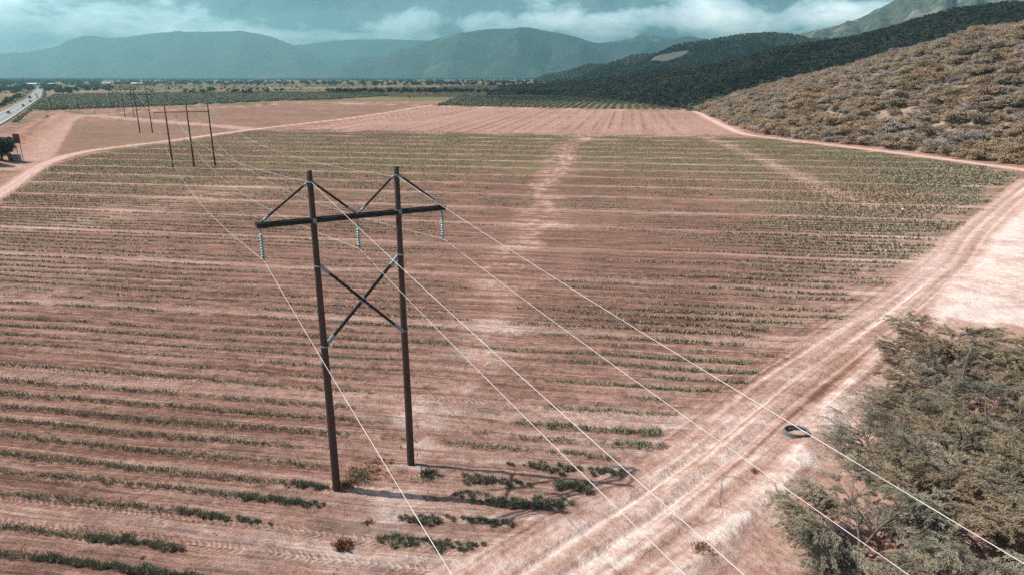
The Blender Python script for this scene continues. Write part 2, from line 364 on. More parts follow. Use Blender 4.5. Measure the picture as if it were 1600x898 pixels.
# reddish churned patches beside the track
redp = softpoly(wx+3*(n3-.5), wy+3*(n3-.5), [G(*p) for p in [(1470, 440), (1500, 470), (1400, 560), (1340, 590), (1210, 720), (1165, 715), (1120, 790), (1040, 855), (1010, 838), (1120, 745), (1300, 590), (1400, 500)]], 1.0)
pale = pale-.18*redp*sst(.42, .60, n3*.5+n5*.5)
ridge = bump(dM, .8)*sst(80, 50, wy)
pale = pale+.50*ridge*sst(.38, .62, n5*.5+n3*.5)
# pale farm tracks further off
far_t = np.maximum.reduce([bump(dD+.8*wig, 2.6)*.95, bump(dHor+.8*wig, 2.6)*.9, sst(8.0, 5.0, np.abs(dL)+2*wig)*(.35+.35*n3), bump(dTop, 4)*.62, bump(dG, 5)*.7, bump(dH+1.5*wig, 3.6)*.95])
far_t = far_t-(bump(dD, .5)*.25*(wy < 300))
pale = np.maximum(pale, far_t)
P1 = softpoly(wx, wy, PLOUGH, 2.0); B1 = softpoly(wx, wy, BROWN1, 2.5); B2 = softpoly(wx, wy, BROWN2, 3)
GR = softpoly(wx, wy, GREEN, 3); OR_ = softpoly(wx, wy, ORCH, 4)
fur = fbm(uu/2.6, vv/160, 44, 2); kf = np.floor(uu/6.5); fl = np.exp(-((uu-(kf+.25+.5*hsh(kf, kf*0, 5))*6.5)/.75)**2)*(.35+.65*hsh(kf, kf*0+3, 9))*sst(.25, .5, fbm(uu/40, vv/30, 47, 3))
pale = np.where(P1 > .5, np.maximum(.45+.20*(fur-.5)-.34*fl+.20*(n1-.5), far_t), pale)
pale = np.where((B1 > .5) | (B2 > .5), np.maximum(.24+.4*(n2-.5)+.2*(n1-.5), far_t), pale)
# green amount: sparse seedlings and weeds
gm = inF*(.46*sst(70, 230, wy)+.40*sst(.38, .68, n2)*sst(55, 120, wy)+.24*sst(.35, .7, n1))
gm = gm*(1-.85*bump(lane, 1.5))*(1-.85*barem)*(1-.5*bump(dSp, 4))
gm = gm+.62*B1*sst(.15, .7, n2)+.55*B2*sst(.15, .7, n2)+.85*GR+.95*OR_
gm = gm+inF*.30*sst(60, 110, wx)*sst(150, 230, wy)*(1-bump(lane, 1.5))
away = (1-inF)*(wy > 640)*(1-P1)*(1-B1)*(1-B2)
gm = np.maximum(gm, away*np.clip(.85-.5*sst(.55, .7, fbm(wx/160, wy/60, 77, 3)), 0, 1)*(far_t < .3))
gm = np.maximum(gm, .6*sst(14, 22, np.abs(dL))*(wx < -120)*(wy < 640)*(1-inF)*(1-B1)*(1-B2)*sst(.4, .6, n1)*(wy > 200)*sst(3, 6, np.abs(dD)))
gm = gm+(wx < -120)*(wy < 640)*(1-inF)*(1-B1)*(1-B2)*.7*sst(.45, .6, n3*.5+n1*.5)*sst(2.5, 5, np.abs(dD))
gm = np.clip(gm, 0, 1)*(1-np.clip(far_t*1.3, 0, 1))
# orange soil
orange = .55*bump(np.hypot(wx+8.6, wy-38.6), 2.6)*sst(.35, .6, n5)
orange = orange+.8*softpoly(wx+4*wig, wy+4*wig, [G(*p) for p in [(1180, 860), (1240, 770), (1330, 740), (1500, 700), (1600, 600), (1900, 600), (1900, 1100), (1150, 1100)]], 2)*sst(.3, .62, n3)
dfo, _ = pld(wx, wy, FOOT); orange = orange+.75*bump(dfo-2.5, 2.6)*sst(.4, .6, n3)
dbk, _ = pld(wx, wy, [G(*p) for p in [(-30, 262), (30, 222), (75, 192), (112, 177), (200, 173), (330, 165.5)]])
orange = orange+.9*bump(np.abs(dbk)-4, 4)*sst(.42, .6, n3)*(wy > 180)
orange = orange+.35*bump(np.hypot(wx+34, wy-52), 5)*sst(.5, .65, n2)
orange = np.clip(orange, 0, 1)
dark = 1-.16*inF*sst(60, 150, vv)*(1-barem)*sst(.5, .3, n1)*(1-bump(lane, 1.6))
dark = dark*(1-.30*sst(.56, .74, n4)*inF)*(1-.22*sst(.5, .7, n5)*(wy < 90)*inF)
dark = np.clip(dark, .3, 1)
zz = ground_z(wx, wy)
# furrows between the crop rows, fading with distance; clods
zz = zz+inF*.085*np.sin(vv*2*math.pi/2.1)*sst(110, 60, wy)*(1-bump(lane, 1.5))+(n5-.5)*.16*sst(110, 60, wy)+(vn(wx/.33, wy/.33, 91)-.5)*.09*sst(75, 50, wy)
# ruts with tread marks: cross distance, along, strength
rcx = np.abs(np.abs(lane)-.95); rut_s = inF*sst(.60, .25, rcx)*sst(110, 70, wy)*sst(.25, .45, fbm(uu/25, vv/9, 61, 3)+.1*(vv < 60))
r1 = np.abs(lane)-.95; r1u = uu
t_on = sst(.6, .3, np.abs(aT-.95))*sst(95, 60, wy)*.30*sst(.52, .62, n3)
rcross = np.where(t_on > rut_s, aT-.95, r1); ralong = np.where(t_on > rut_s, sT, r1u); rs_ = np.maximum(t_on, rut_s)

def grid_faces(ny, nx):
    i = np.arange(ny-1)[:, None]*nx+np.arange(nx-1)[None, :]
    return np.stack([i, i+1, i+1+nx, i+nx], -1).reshape(-1, 4)
ny_, nx_ = X0.shape
faces = grid_faces(ny_, nx_)
fc = faces[:, 0]
cls = np.zeros(len(faces), int)                                  # 0 ground
cls[inF[fc] > .5] = 1; cls[P1[fc] > .5] = 2; cls[(B1[fc] > .5)] = 3; cls[B2[fc] > .5] = 3; cls[GR[fc] > .5] = 4; cls[OR_[fc] > .5] = 5
cls[(aT[fc] < 3.2)] = 6; cls[(np.abs(dH[fc]) < 4)] = 6
cls[(np.abs(dD[fc]) < 2.8) | (np.abs(dHor[fc]) < 2.8) | (np.abs(dL[fc]) < 6) | (np.abs(dTop[fc]) < 3.5) | (np.abs(dG[fc]) < 4)] = 7

def ground_mat(name='soil', rot=-A, worked=True):
    m = bpy.data.materials.new(name); m.use_nodes = True; nt = m.node_tree; b = nt.nodes['Principled BSDF']
    at = N(nt, 'ShaderNodeAttribute', attribute_name='soil'); sp = N(nt, 'ShaderNodeSeparateColor'); L(nt, at.outputs['Color'], sp.inputs[0])
    rt = N(nt, 'ShaderNodeAttribute', attribute_name='rut'); rp = N(nt, 'ShaderNodeSeparateXYZ'); L(nt, rt.outputs['Vector'], rp.inputs[0])
    tc = N(nt, 'ShaderNodeTexCoord')
    def noise(s, d=6, r=.6, st=None):
        src = tc.outputs['Object']
        if st:
            mp = N(nt, 'ShaderNodeMapping', vector_type='TEXTURE'); mp.inputs['Rotation'].default_value = (0, 0, rot); mp.inputs['Scale'].default_value = st; L(nt, src, mp.inputs[0]); src = mp.outputs[0]
        n = N(nt, 'ShaderNodeTexNoise'); n.inputs['Scale'].default_value = s; n.inputs['Detail'].default_value = d; n.inputs['Roughness'].default_value = r; L(nt, src, n.inputs['Vector']); return n.outputs['Fac']
    def math_(op, a, b_=None, c=None):
        n = N(nt, 'ShaderNodeMath', operation=op)
        for i, q in enumerate((a, b_, c)):
            if q is None: continue
            if isinstance(q, (int, float)): n.inputs[i].default_value = q
            else: L(nt, q, n.inputs[i])
        return n.outputs[0]
    fine = noise(1.6, 8, .7); streak = noise(.9, 8, .7, (9, .8, 1) if worked else (1.6, 1.2, 1)); streak2 = noise(2.2, 7, .7, (16, .42, 1) if worked else (1.5, .7, 1)); clod = noise(6, 6, .75); big = noise(.02, 5, .6)
    cc = lambda v: math_('SUBTRACT', v, .5)
    # tread chevrons
    ph = math_('ADD', math_('ADD', rp.outputs['Y'], math_('MULTIPLY', noise(.35, 3), 1.6)), math_('MULTIPLY', math_('ABSOLUTE', rp.outputs['X']), 1.0))
    ch = math_('SINE', math_('MULTIPLY', ph, 2*math.pi/.42)); brk = N(nt, 'ShaderNodeMapRange'); brk.inputs[1].default_value = .33; brk.inputs[2].default_value = .52; L(nt, noise(.55, 4, .6), brk.inputs[0]); chv = math_('MULTIPLY', math_('MULTIPLY', ch, rp.outputs['Z']), brk.outputs[0])
    p = math_('ADD', sp.outputs[0], math_('MULTIPLY', cc(fine), .75 if worked else .6)); p = math_('ADD', p, math_('MULTIPLY', cc(streak), .75)); p = math_('ADD', p, math_('MULTIPLY', cc(streak2), 1.9 if worked else 1.0)); p = math_('ADD', p, math_('MULTIPLY', cc(clod), 1.25 if worked else .45))
    p = math_('ADD', p, math_('MULTIPLY', chv, .17)); p = math_('MULTIPLY', p, .78)
    ramp = N(nt, 'ShaderNodeValToRGB'); e = ramp.color_ramp.elements
    e[0].position = 0; e[0].color = (.150, .083, .058, 1); e[1].position = 1; e[1].color = (.78, .68, .61, 1)
    for pos, c in ((.17, (.250, .138, .107)), (.36, (.39, .236, .184)), (.60, (.53, .365, .305)), (.78, (.66, .51, .45))):
        q = e.new(pos); q.color = (*c, 1)
    L(nt, p, ramp.inputs[0]); col = ramp.outputs[0]
    def mix(f, a, c):
        n = N(nt, 'ShaderNodeMix', data_type='RGBA'); L(nt, f, n.inputs['Factor'])
        L(nt, a, n.inputs['A'])
        if isinstance(c, tuple): n.inputs['B'].default_value = (*c, 1)
        else: L(nt, c, n.inputs['B'])
        return n.outputs['Result']
    # orange soil
    of = N(nt, 'ShaderNodeMapRange'); of.inputs[1].default_value = .25; of.inputs[2].default_value = .95; L(nt, math_('ADD', sp.outputs[2], math_('MULTIPLY', cc(fine), .8)), of.inputs[0])
    col = mix(math_('MULTIPLY', of.outputs[0], .8), col, (.52, .235, .135))
    # low green growth between the rows and on fields far off
    gn = noise(.45, 9, .72, (3.2, .9, 1)); gf = N(nt, 'ShaderNodeMapRange'); gf.inputs[1].default_value = .40; gf.inputs[2].default_value = .62
    L(nt, math_('ADD', math_('MULTIPLY', sp.outputs[1], .62), math_('ADD', math_('MULTIPLY', cc(gn), 1.6), .16)), gf.inputs[0])
    gcol = N(nt, 'ShaderNodeMix', data_type='RGBA'); L(nt, noise(.9, 6), gcol.inputs['Factor']); gcol.inputs['A'].default_value = (.085, .090, .045, 1); gcol.inputs['B'].default_value = (.20, .175, .085, 1)
    gfac = math_('MULTIPLY', gf.outputs[0], math_('MULTIPLY_ADD', sp.outputs[1], .45, .50)); gfac = math_('MULTIPLY', gfac, math_('GREATER_THAN', sp.outputs[1], .02))
    col = mix(gfac, col, gcol.outputs['Result'])
    dk = N(nt, 'ShaderNodeVectorMath', operation='SCALE'); L(nt, col, dk.inputs[0]); L(nt, at.outputs['Alpha'], dk.inputs['Scale'])
    L(nt, dk.outputs[0], b.inputs['Base Color']); b.inputs['Roughness'].default_value = .95; b.inputs['Specular IOR Level'].default_value = .1
    h = math_('ADD', math_('MULTIPLY', fine, .20), math_('MULTIPLY', clod, .15 if worked else .09)); h = math_('ADD', h, math_('MULTIPLY', streak2, .22)); h = math_('ADD', h, math_('MULTIPLY', chv, .030))
    bp = N(nt, 'ShaderNodeBump'); bp.inputs['Strength'].default_value = 1; bp.inputs['Distance'].default_value = 1.0; L(nt, h, bp.inputs['Height']); L(nt, bp.outputs[0], b.inputs['Normal'])
    return m
MS = ground_mat(); MS2 = ground_mat('ploughed_soil', math.pi/2-A); MS3 = ground_mat('bare_soil', -R(45), False)
col_attr = np.stack([np.clip(pale, -.1, 1.4), gm, orange, dark], -1).astype(np.float32)
rut_attr = np.stack([rcross, ralong, rs_], -1).astype(np.float32)
cols = np.stack([wx, wy, zz], -1)
NAMES = {0: 'ground', 1: 'crop_field', 2: 'ploughed_field', 3: 'fallow_field', 4: 'green_field', 5: 'orchard_ground', 6: 'dirt_road', 7: 'farm_track'}
for k, nm in NAMES.items():
    fs = faces[cls == k]
    if not len(fs): continue
    used, inv = np.unique(fs, return_inverse=True)
    o = npmesh(nm, cols[used], inv.reshape(-1, 4), MS2 if k in (2, 4) else (MS if k in (1, 3) else MS3), sm=True); o['kind'] = 'structure'
    a = o.data.attributes.new('soil', 'FLOAT_COLOR', 'POINT'); a.data.foreach_set('color', col_attr[used].ravel())
    a = o.data.attributes.new('rut', 'FLOAT_VECTOR', 'POINT'); a.data.foreach_set('vector', rut_attr[used].ravel())
# the plain all round, under and beyond the tessellated sheet
bz = -1.2
o = npmesh('plain', [(-26000, -3000, bz), (26000, -3000, bz), (26000, 30000, bz), (-26000, 30000, bz)], [(0, 1, 2, 3)], mat('plain_scrub', (.10, .10, .06), .95, .35, .004)); o['kind'] = 'structure'

# ------------------------------------------------------------------ hills
def hill_mat(name, c1, c2, scale, bump, bscale, c3=None, s3=.01, p3=(.55, .65)):
    m = mat(name, c1, .95, col2=c2, scale=scale, bump=bump, bscale=bscale, detail=9, spec=.1)
    if c3:
        nt = m.node_tree; b = nt.nodes['Principled BSDF']; src = b.inputs['Base Color'].links[0].from_socket
        tc = N(nt, 'ShaderNodeTexCoord'); n = N(nt, 'ShaderNodeTexNoise'); n.inputs['Scale'].default_value = s3; n.inputs['Detail'].default_value = 7; L(nt, tc.outputs['Object'], n.inputs['Vector'])
        r = N(nt, 'ShaderNodeMapRange'); r.inputs[1].default_value = p3[0]; r.inputs[2].default_value = p3[1]; L(nt, n.outputs['Fac'], r.inputs[0])
        mx = N(nt, 'ShaderNodeMix', data_type='RGBA'); L(nt, r.outputs[0], mx.inputs['Factor']); L(nt, src, mx.inputs['A']); mx.inputs['B'].default_value = (*c3, 1); L(nt, mx.outputs['Result'], b.inputs['Base Color'])
    return m
HS = {}
def hill(name, foot, crest, back, m, nt_=240, ns=90, rough=.12, rscale=60., ridge=.0, prof=1.0, seed=0, gully=0, gscale=1.0):
    "sheet from a foot line over a crest line down to a back line"
    def resamp(pts, n):
        P = np.array(smooth(pts, 10)); d = np.r_[0, np.cumsum(np.linalg.norm(np.diff(P, axis=0), axis=1))]; t = np.linspace(0, d[-1], n)
        return np.stack([np.interp(t, d, P[:, k]) for k in range(3)], -1)
    Fo, Cr, Bk = resamp(foot, nt_), resamp(crest, nt_), resamp(back, nt_)
    s = np.linspace(0, 1, ns)[:, None, None]; s2 = np.linspace(0, 1, ns//3)[1:, None, None]
    up = Fo[None]*(1-s)+Cr[None]*s; up[..., 2] = Fo[None, :, 2]+(Cr[None, :, 2]-Fo[None, :, 2])*(np.sin(s[..., 0]*math.pi/2)**prof)
    dn = Cr[None]*(1-s2)+Bk[None]*s2; dn[..., 2] = Bk[None, :, 2]+(Cr[None, :, 2]-Bk[None, :, 2])*np.cos(s2[..., 0]*math.pi/2)
    V = np.concatenate([up, dn], 0)
    ss = np.concatenate([np.linspace(0, 1, ns), 1-np.linspace(0, 1, ns//3)[1:]])[:, None]
    hh = V[..., 2].max(); w = np.sin(ss*math.pi)*.8+.2*ss
    nz = (fbm(V[..., 0]/rscale, V[..., 1]/rscale, seed, 5)-.5)*2
    V[..., 2] += nz*rough*hh*w
    if gully:
        tt = np.arange(nt_)[None, :]/nt_*gscale+0.35*(fbm(V[..., 0]/rscale, V[..., 1]/rscale, seed+3, 3)-.5)+.06*ss
        V[..., 2] -= gully*hh*np.sin(ss*math.pi)*(np.abs(((tt*1.0) % 1)-.5)*2)*(.6+.8*fbm(tt*3, ss*2+0*tt, seed+8, 2))
    o = npmesh(name, V.reshape(-1, 3), grid_faces(V.shape[0], V.shape[1]), m, sm=True); o['kind'] = 'structure'
    HS[name] = V
    return o, V
def hz(p, z=-1.5): return (p[0], p[1], z)
# sunlit scrub hill at the right
o, VH = hill('scrub_hill', [hz(p, -.3) for p in FOOT],
     [PD(1088, 168, 640), PD(1110, 163, 610), PD(1200, 139, 560), PD(1270, 126, 520), PD(1330, 115, 490), PD(1400, 97, 470), PD(1450, 80, 450), PD(1510, 66, 420), PD(1550, 52, 400), PD(1600, 47, 370), PD(1700, 20, 340), PD(1900, -20, 330)],
     [(200, 800, -2), (260, 800, -2), (330, 780, -2), (400, 740, -2), (480, 700, 10), (560, 640, 20), (640, 560, 30)],
     hill_mat('scrub_hill_soil', (.34, .26, .215), (.19, .145, .105), .25, .6, .7), seed=3, rough=.05, rscale=45)
# shaded dark ridge behind it
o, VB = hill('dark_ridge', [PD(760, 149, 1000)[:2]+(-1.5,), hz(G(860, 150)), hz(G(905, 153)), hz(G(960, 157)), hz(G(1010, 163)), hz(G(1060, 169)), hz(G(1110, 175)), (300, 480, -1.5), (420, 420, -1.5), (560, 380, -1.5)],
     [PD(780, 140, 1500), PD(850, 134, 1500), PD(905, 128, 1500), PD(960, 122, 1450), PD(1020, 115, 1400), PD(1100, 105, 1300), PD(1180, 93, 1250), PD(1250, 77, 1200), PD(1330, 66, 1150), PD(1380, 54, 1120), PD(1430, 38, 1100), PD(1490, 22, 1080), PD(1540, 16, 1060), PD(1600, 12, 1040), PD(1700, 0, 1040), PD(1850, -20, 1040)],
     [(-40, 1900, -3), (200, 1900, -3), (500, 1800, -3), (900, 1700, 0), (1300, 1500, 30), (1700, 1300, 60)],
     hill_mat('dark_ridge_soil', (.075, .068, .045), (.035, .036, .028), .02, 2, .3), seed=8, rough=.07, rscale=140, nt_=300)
# wooded spur with the bare scar
o, VA = hill('wooded_spur', [PD(835, 127.5, 3500)[:2]+(-2,), PD(900, 131, 2600)[:2]+(-2,), PD(1000, 131, 2300)[:2]+(-2,), PD(1200, 128, 2100)[:2]+(-2,), PD(1500, 128, 2100)[:2]+(-2,)],
     [PD(840, 122, 4200), PD(862, 117, 4000), PD(900, 109, 3900), PD(950, 102, 3800), PD(1000, 92, 3700), PD(1040, 83, 3600), PD(1075, 75, 3500), PD(1100, 70, 3500), PD(1140, 59, 3400), PD(1170, 55, 3400), PD(1200, 55, 3400), PD(1250, 57, 3400), PD(1290, 63, 3400), PD(1400, 66, 3400), PD(1500, 60, 3400)],
     [PD(800, 120, 6000)[:2]+(-5,), PD(1000, 120, 6000)[:2]+(-5,), PD(1300, 120, 6000)[:2]+(-5,), PD(1600, 120, 6000)[:2]+(-5,)],
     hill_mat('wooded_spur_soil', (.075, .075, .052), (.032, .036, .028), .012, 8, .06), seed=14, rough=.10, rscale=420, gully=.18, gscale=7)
HM = hill_mat('mountain_slope', (.13, .14, .095), (.055, .065, .045), .012, 16, .02, (.26, .24, .19), .006, (.54, .68))
o, VC = hill('high_mountain', [PD(1200, 118, 4300)[:2]+(-5,), PD(1400, 118, 4000)[:2]+(-5,), PD(1600, 118, 3800)[:2]+(-5,), PD(1900, 118, 3700)[:2]+(-5,)],
     [PD(1215, 57, 6000), PD(1245, 54, 5900), PD(1262, 50, 5800), PD(1300, 42, 5700), PD(1350, 27, 5600), PD(1400, 2, 5500), PD(1440, -22, 5400), PD(1480, -34, 5400), PD(1520, -26, 5400), PD(1560, -30, 5400), PD(1620, -44, 5400), PD(1800, -30, 5400)],
     [PD(1150, 118, 9000)[:2]+(-5,), PD(1400, 118, 9000)[:2]+(-5,), PD(1700, 118, 9000)[:2]+(-5,)], HM, seed=21, rough=.13, rscale=420, gully=.12, gscale=13)
MM = hill_mat('far_mountain_slope', (.062, .085, .070), (.034, .048, .042), .003, 20, .012, (.16, .16, .13), .0016, (.62, .70))
o, VD = hill('far_mountain', [PD(500, 123, 8500)[:2]+(-5,), PD(700, 123, 7800)[:2]+(-5,), PD(900, 123, 7600)[:2]+(-5,), PD(1150, 123, 7400)[:2]+(-5,), PD(1350, 123, 7400)[:2]+(-5,)],
     [PD(500, 118, 10000), PD(542, 99, 10000), PD(575, 90, 10000), PD(600, 88, 10000), PD(620, 78, 10000), PD(640, 76, 10000), PD(665, 66, 10000), PD(700, 57, 10000), PD(730, 51, 10000), PD(760, 46, 10000), PD(800, 45, 10000), PD(825, 43, 10000), PD(850, 48, 10000), PD(880, 53, 10000), PD(900, 58, 10000), PD(925, 66, 10000), PD(950, 68, 10000), PD(980, 66, 10000), PD(1010, 64, 10000), PD(1040, 66, 10000), PD(1072, 57, 10000), PD(1100, 61, 10000), PD(1130, 63, 10000), PD(1200, 60, 10000), PD(1350, 70, 10000)],
     [PD(500, 118, 12000)[:2]+(-5,), PD(900, 118, 12000)[:2]+(-5,), PD(1350, 118, 12000)[:2]+(-5,)], MM, seed=33, rough=.04, rscale=900, gully=.30, gscale=9, nt_=360)
o, VD2 = hill('far_peak', [PD(930, 100, 11500)[:2]+(-5,), PD(1050, 100, 11500)[:2]+(-5,), PD(1150, 100, 11500)[:2]+(-5,)],
     [PD(935, 68, 12500), PD(965, 64, 12500), PD(985, 61, 12500), PD(1000, 55, 12500), PD(1018, 52, 12500), PD(1035, 58, 12500), PD(1060, 60, 12500), PD(1085, 64, 12500), PD(1120, 66, 12500)],
     [PD(930, 118, 13500)[:2]+(-5,), PD(1150, 118, 13500)[:2]+(-5,)], HM, seed=39, rough=.03, rscale=900, gully=.2, gscale=5)
o, VE = hill('left_mountain', [PD(-200, 123, 9500)[:2]+(-5,), PD(200, 123, 9500)[:2]+(-5,), PD(600, 123, 9500)[:2]+(-5,)],
     [PD(-200, 95, 13400), PD(0, 84, 13400), PD(50, 80, 13400), PD(90, 72, 13400), PD(120, 59, 13400), PD(140, 56, 13400), PD(180, 60, 13400), PD(220, 55, 13400), PD(260, 51, 13400), PD(320, 50, 13400), PD(380, 50, 13400), PD(420, 57, 13400), PD(450, 68, 13400), PD(480, 80, 13400), PD(520, 93, 13400), PD(545, 102, 13400), PD(600, 116, 13400)],
     [PD(-200, 118, 14000)[:2]+(-5,), PD(200, 118, 14000)[:2]+(-5,), PD(600, 118, 14000)[:2]+(-5,)], MM, seed=45, rough=.03, rscale=900, gully=.25, gscale=9, nt_=360)
o, VF = hill('back_mountain', [PD(350, 121, 17400)[:2]+(-5,), PD(560, 121, 17400)[:2]+(-5,), PD(750, 121, 17400)[:2]+(-5,)],
     [PD(380, 84, 18200), PD(440, 74, 18200), PD(480, 69, 18200), PD(520, 64, 18200), PD(580, 62, 18200), PD(640, 63, 18200), PD(700, 67, 18200), PD(760, 84, 18200)],
     [PD(350, 121, 19500)[:2]+(-5,), PD(750, 121, 19500)[:2]+(-5,)], MM, seed=51, rough=.03, rscale=900, gully=.2, gscale=5)

# ------------------------------------------------------------------ haze
hb = MB().box((0, 10300, (HAZE_TOP-3)/2), (46000, 20800, HAZE_TOP+3))
hm = bpy.data.materials.new('haze_air'); hm.use_nodes = True; nt = hm.node_tree; nt.nodes.clear()
pv = N(nt, 'ShaderNodeVolumePrincipled'); pv.inputs['Density'].default_value = HAZE_DENS; pv.inputs['Color'].default_value = (.27, .56, .62, 1); pv.inputs['Anisotropy'].default_value = .42
oo = N(nt, 'ShaderNodeOutputMaterial'); L(nt, pv.outputs[0], oo.inputs['Volume'])
hzo = hb.build('haze', hm); hzo['kind'] = 'stuff'; hzo['label'] = 'pale teal haze over the plain and mountains'; hzo['category'] = 'haze'
_m = M['cloud']; _n = _m.node_tree; _b = _n.nodes['Principled BSDF']; _o = _n.nodes['Material Output']; _t = N(_n, 'ShaderNodeBsdfTransparent'); _x = N(_n, 'ShaderNodeMixShader'); _x.inputs[0].default_value = .56
L(_n, _b.outputs[0], _x.inputs[1]); L(_n, _t.outputs[0], _x.inputs[2]); L(_n, _x.outputs[0], _o.inputs[0])       # thin cloud lets part of the sun through both its skins
# ------------------------------------------------------------------ the cloud overhead that shades the dark ridge
def cloud(name, shadow_pts, z, label):
    off = SUNV*(z/SUNV.z); P = smooth([(p[0]+off.x, p[1]+off.y) for p in shadow_pts]+[(shadow_pts[0][0]+off.x, shadow_pts[0][1]+off.y)], 10)[:-1]
    c = np.mean(P, axis=0); rings = [(1.0, 0), (1.0, 25), (.97, 70), (.85, 120), (.6, 170), (.3, 190)]; v = []; f = []; n = len(P)
    for s, h in rings:
        for k, p in enumerate(P):
            j = 1+.035*math.sin(k*1.7)+.03*math.sin(k*.63+2)
            v.append((c[0]+(p[0]-c[0])*s*j, c[1]+(p[1]-c[1])*s*j, z+h+20*math.sin(k*.9+s*5)))
    for i in range(len(rings)-1):
        for k in range(n): f.append((i*n+k, i*n+(k+1) % n, (i+1)*n+(k+1) % n, (i+1)*n+k))
    m = MB(); m.v = [Vector(q) for q in v]; m.f = f+[tuple(range(n))[::-1], tuple((len(rings)-1)*n+k for k in range(n))]
    o = m.build(name, M['cloud'], sm=True); tag(o, label, 'cloud', kind='stuff'); return o
cloud('cloud', [G(640, 151), G(850, 158), G(960, 161.5), G(1040, 168), (175, 640), (300, 640), (420, 560), (560, 500), (900, 500), (1500, 700), (1900, 1500), (1500, 2400), (900, 3000), (200, 3000), (-150, 2000), (-330, 1500), (-320, 1100)], 1150, 'grey cloud overhead that shades the dark ridge')

# ------------------------------------------------------------------ near H-frame power structure
ux, uy = .84843, .52931                       # along the cross-arm
BX, BY = -11.2, 37.9                          # foot of the left pole
def gz(x, y): return float(ground_z(np.array([x]), np.array([y]))[0])
def make_hframe(sp=5.14):
    "local x along the cross-arm, origin at the foot of the left pole"
    r = empty('power_line_frame', (0, 0, 0))
    for s, h in ((0, 20.05), (sp, 19.95)):
        m = MB(); m.tube([(s, 0, -.6), (s, 0, 0), (s+.02, 0, 5), (s-.01, .02, 11), (s, 0, 16), (s, 0, h-.05), (s, 0, h)], [.255, .25, .23, .20, .172, .155, .115], 14)
        p = m.build('pole', M['pole'], r, sm=True)
        for z in (17.3, 14.6, 9.66, 19.42):
            b = MB(); b.lathe([(.225 if z < 16 else .19, -.05), (.25 if z < 16 else .205, -.04), (.25 if z < 16 else .205, .04), (.225 if z < 16 else .19, .05)], (s, 0, z), 12)
            b.build('steel_band', M['galv'], p)
        MB().tube([(s, -.34, h-.6), (s, -.1, h-.6), (s, .3, h-.6)], [.05, .03, .02], 6).build('wire_bracket', M['galv'], p)
        g = MB(); g.tube([(s-.252, -.03, .3), (s-.235, -.03, 5), (s-.20, 0, 11), (s-.172, 0, 17), (s-.158, 0, h-.3)], .012, 5); g.build('ground_wire', M['galv'], p)
    a = MB(); a.beam((-3.1, -.20, 17.3), (sp+3.06, -.20, 17.2), .12, .25).beam((-3.1, .20, 17.3), (sp+3.06, .20, 17.2), .12, .25)
    a.box((-3.02, 0, 17.3), (.12, .3, .2)).box((sp/2, 0, 17.25), (.14, .3, .2)).box((sp+2.98, 0, 17.2), (.12, .3, .2))
    arm = a.build('cross_arm', M['arm'], r, bevel=.012)
    for s in (0, sp): MB().box((s, -.275, 17.28), (.22, .03, .26)).build('arm_plate', M['galv'], arm, bevel=.01)
    for a_, b_ in (((-2.85, 17.45), (-.12, 19.42)), ((2.45, 17.45), (.12, 19.42)), ((sp-2.45, 17.43), (sp-.12, 19.46)), ((sp+2.85, 17.36), (sp+.12, 19.46))):
        pa = Vector((a_[0], 0, a_[1])); pb = Vector((b_[0], 0, b_[1])); d = (pb-pa).normalized()
        br = MB().tube([pa+d*.25, pb-d*.2], .065, 8).build('arm_brace', M['arm'], r, sm=True)
        MB().tube([pa-d*.05, pa+d*.55], [.05, .08], 8).build('brace_fitting', M['galv'], br, sm=True)
        MB().tube([pb-d*.35, pb+d*.05], [.08, .05], 8).build('brace_fitting', M['galv'], br, sm=True)
    for (s0, z0), (s1, z1), yo in (((.12, 14.62), (sp-.14, 9.66), -.10), ((.14, 9.67), (sp-.12, 14.5), .10)):
        pa = Vector((s0, yo, z0)); pb = Vector((s1, yo, z1)); d = (pb-pa).normalized()
        br = MB().beam(pa+d*.3, pb-d*.3, .13, .17).build('cross_brace', M['arm'], r, bevel=.01)
        for q, e_ in ((pa, d), (pb, -d)): MB().beam(q-e_*.05, q+e_*.75, .18, .21).build('brace_fitting', M['galv'], br, bevel=.015)
    MB().lathe([(.12, -.16), (.15, -.1), (.15, .1), (.12, .16)], (sp/2, 0, 12.1), 10).build('centre_clamp', M['galv'], r)
    for s, z in ((-2.9, 17.15), (sp/2, 17.1), (sp+2.92, 17.05)):
        st = MB().tube([(s, 0, z), (s, 0, z-.32)], .028, 6).tube([(s, 0, z-.3), (s, 0, z-1.72)], .045, 8).build('insulator_string', M['galv'], r, sm=True)
        for k in range(9):
            q = z-.34-k*.148
            MB().lathe([(.035, .03), (.06, .025), (.128, -.022), (.128, -.034), (.09, -.03), (.05, -.05)], (s, 0, q), 16).build('insulator_disc', M['disc'], st, sm=True)
        MB().tube([(s, -.16, z-1.80), (s, -.06, z-1.74), (s, .06, z-1.74), (s, .16, z-1.80)], [.03, .05, .05, .03], 8).build('wire_clamp', M['galv'], st, sm=True)
    return r
H1 = make_hframe(); H1.location = (BX, BY, 0); H1.rotation_euler = (0, 0, math.atan2(uy, ux))
tag(H1, 'large near dark wooden two-pole frame with crossed braces and three insulator strings', 'power pole', 'wooden two-pole frames of the power line')
FAR = [(-170.8, 320.4, 'far small two-pole wooden frame, first one beyond the three-pole frame'), (-247.0, 448.6, 'tiny far two-pole wooden frame, second one beyond the three-pole frame'), (-328, 578, 'farthest tiny two-pole wooden frame, standing in the green plantation')]
HF = [H1]
for x, y, lb in FAR:
    c = copy_tree(H1); c.location = (x, y, 0); c['label'] = lb; HF.append(c)
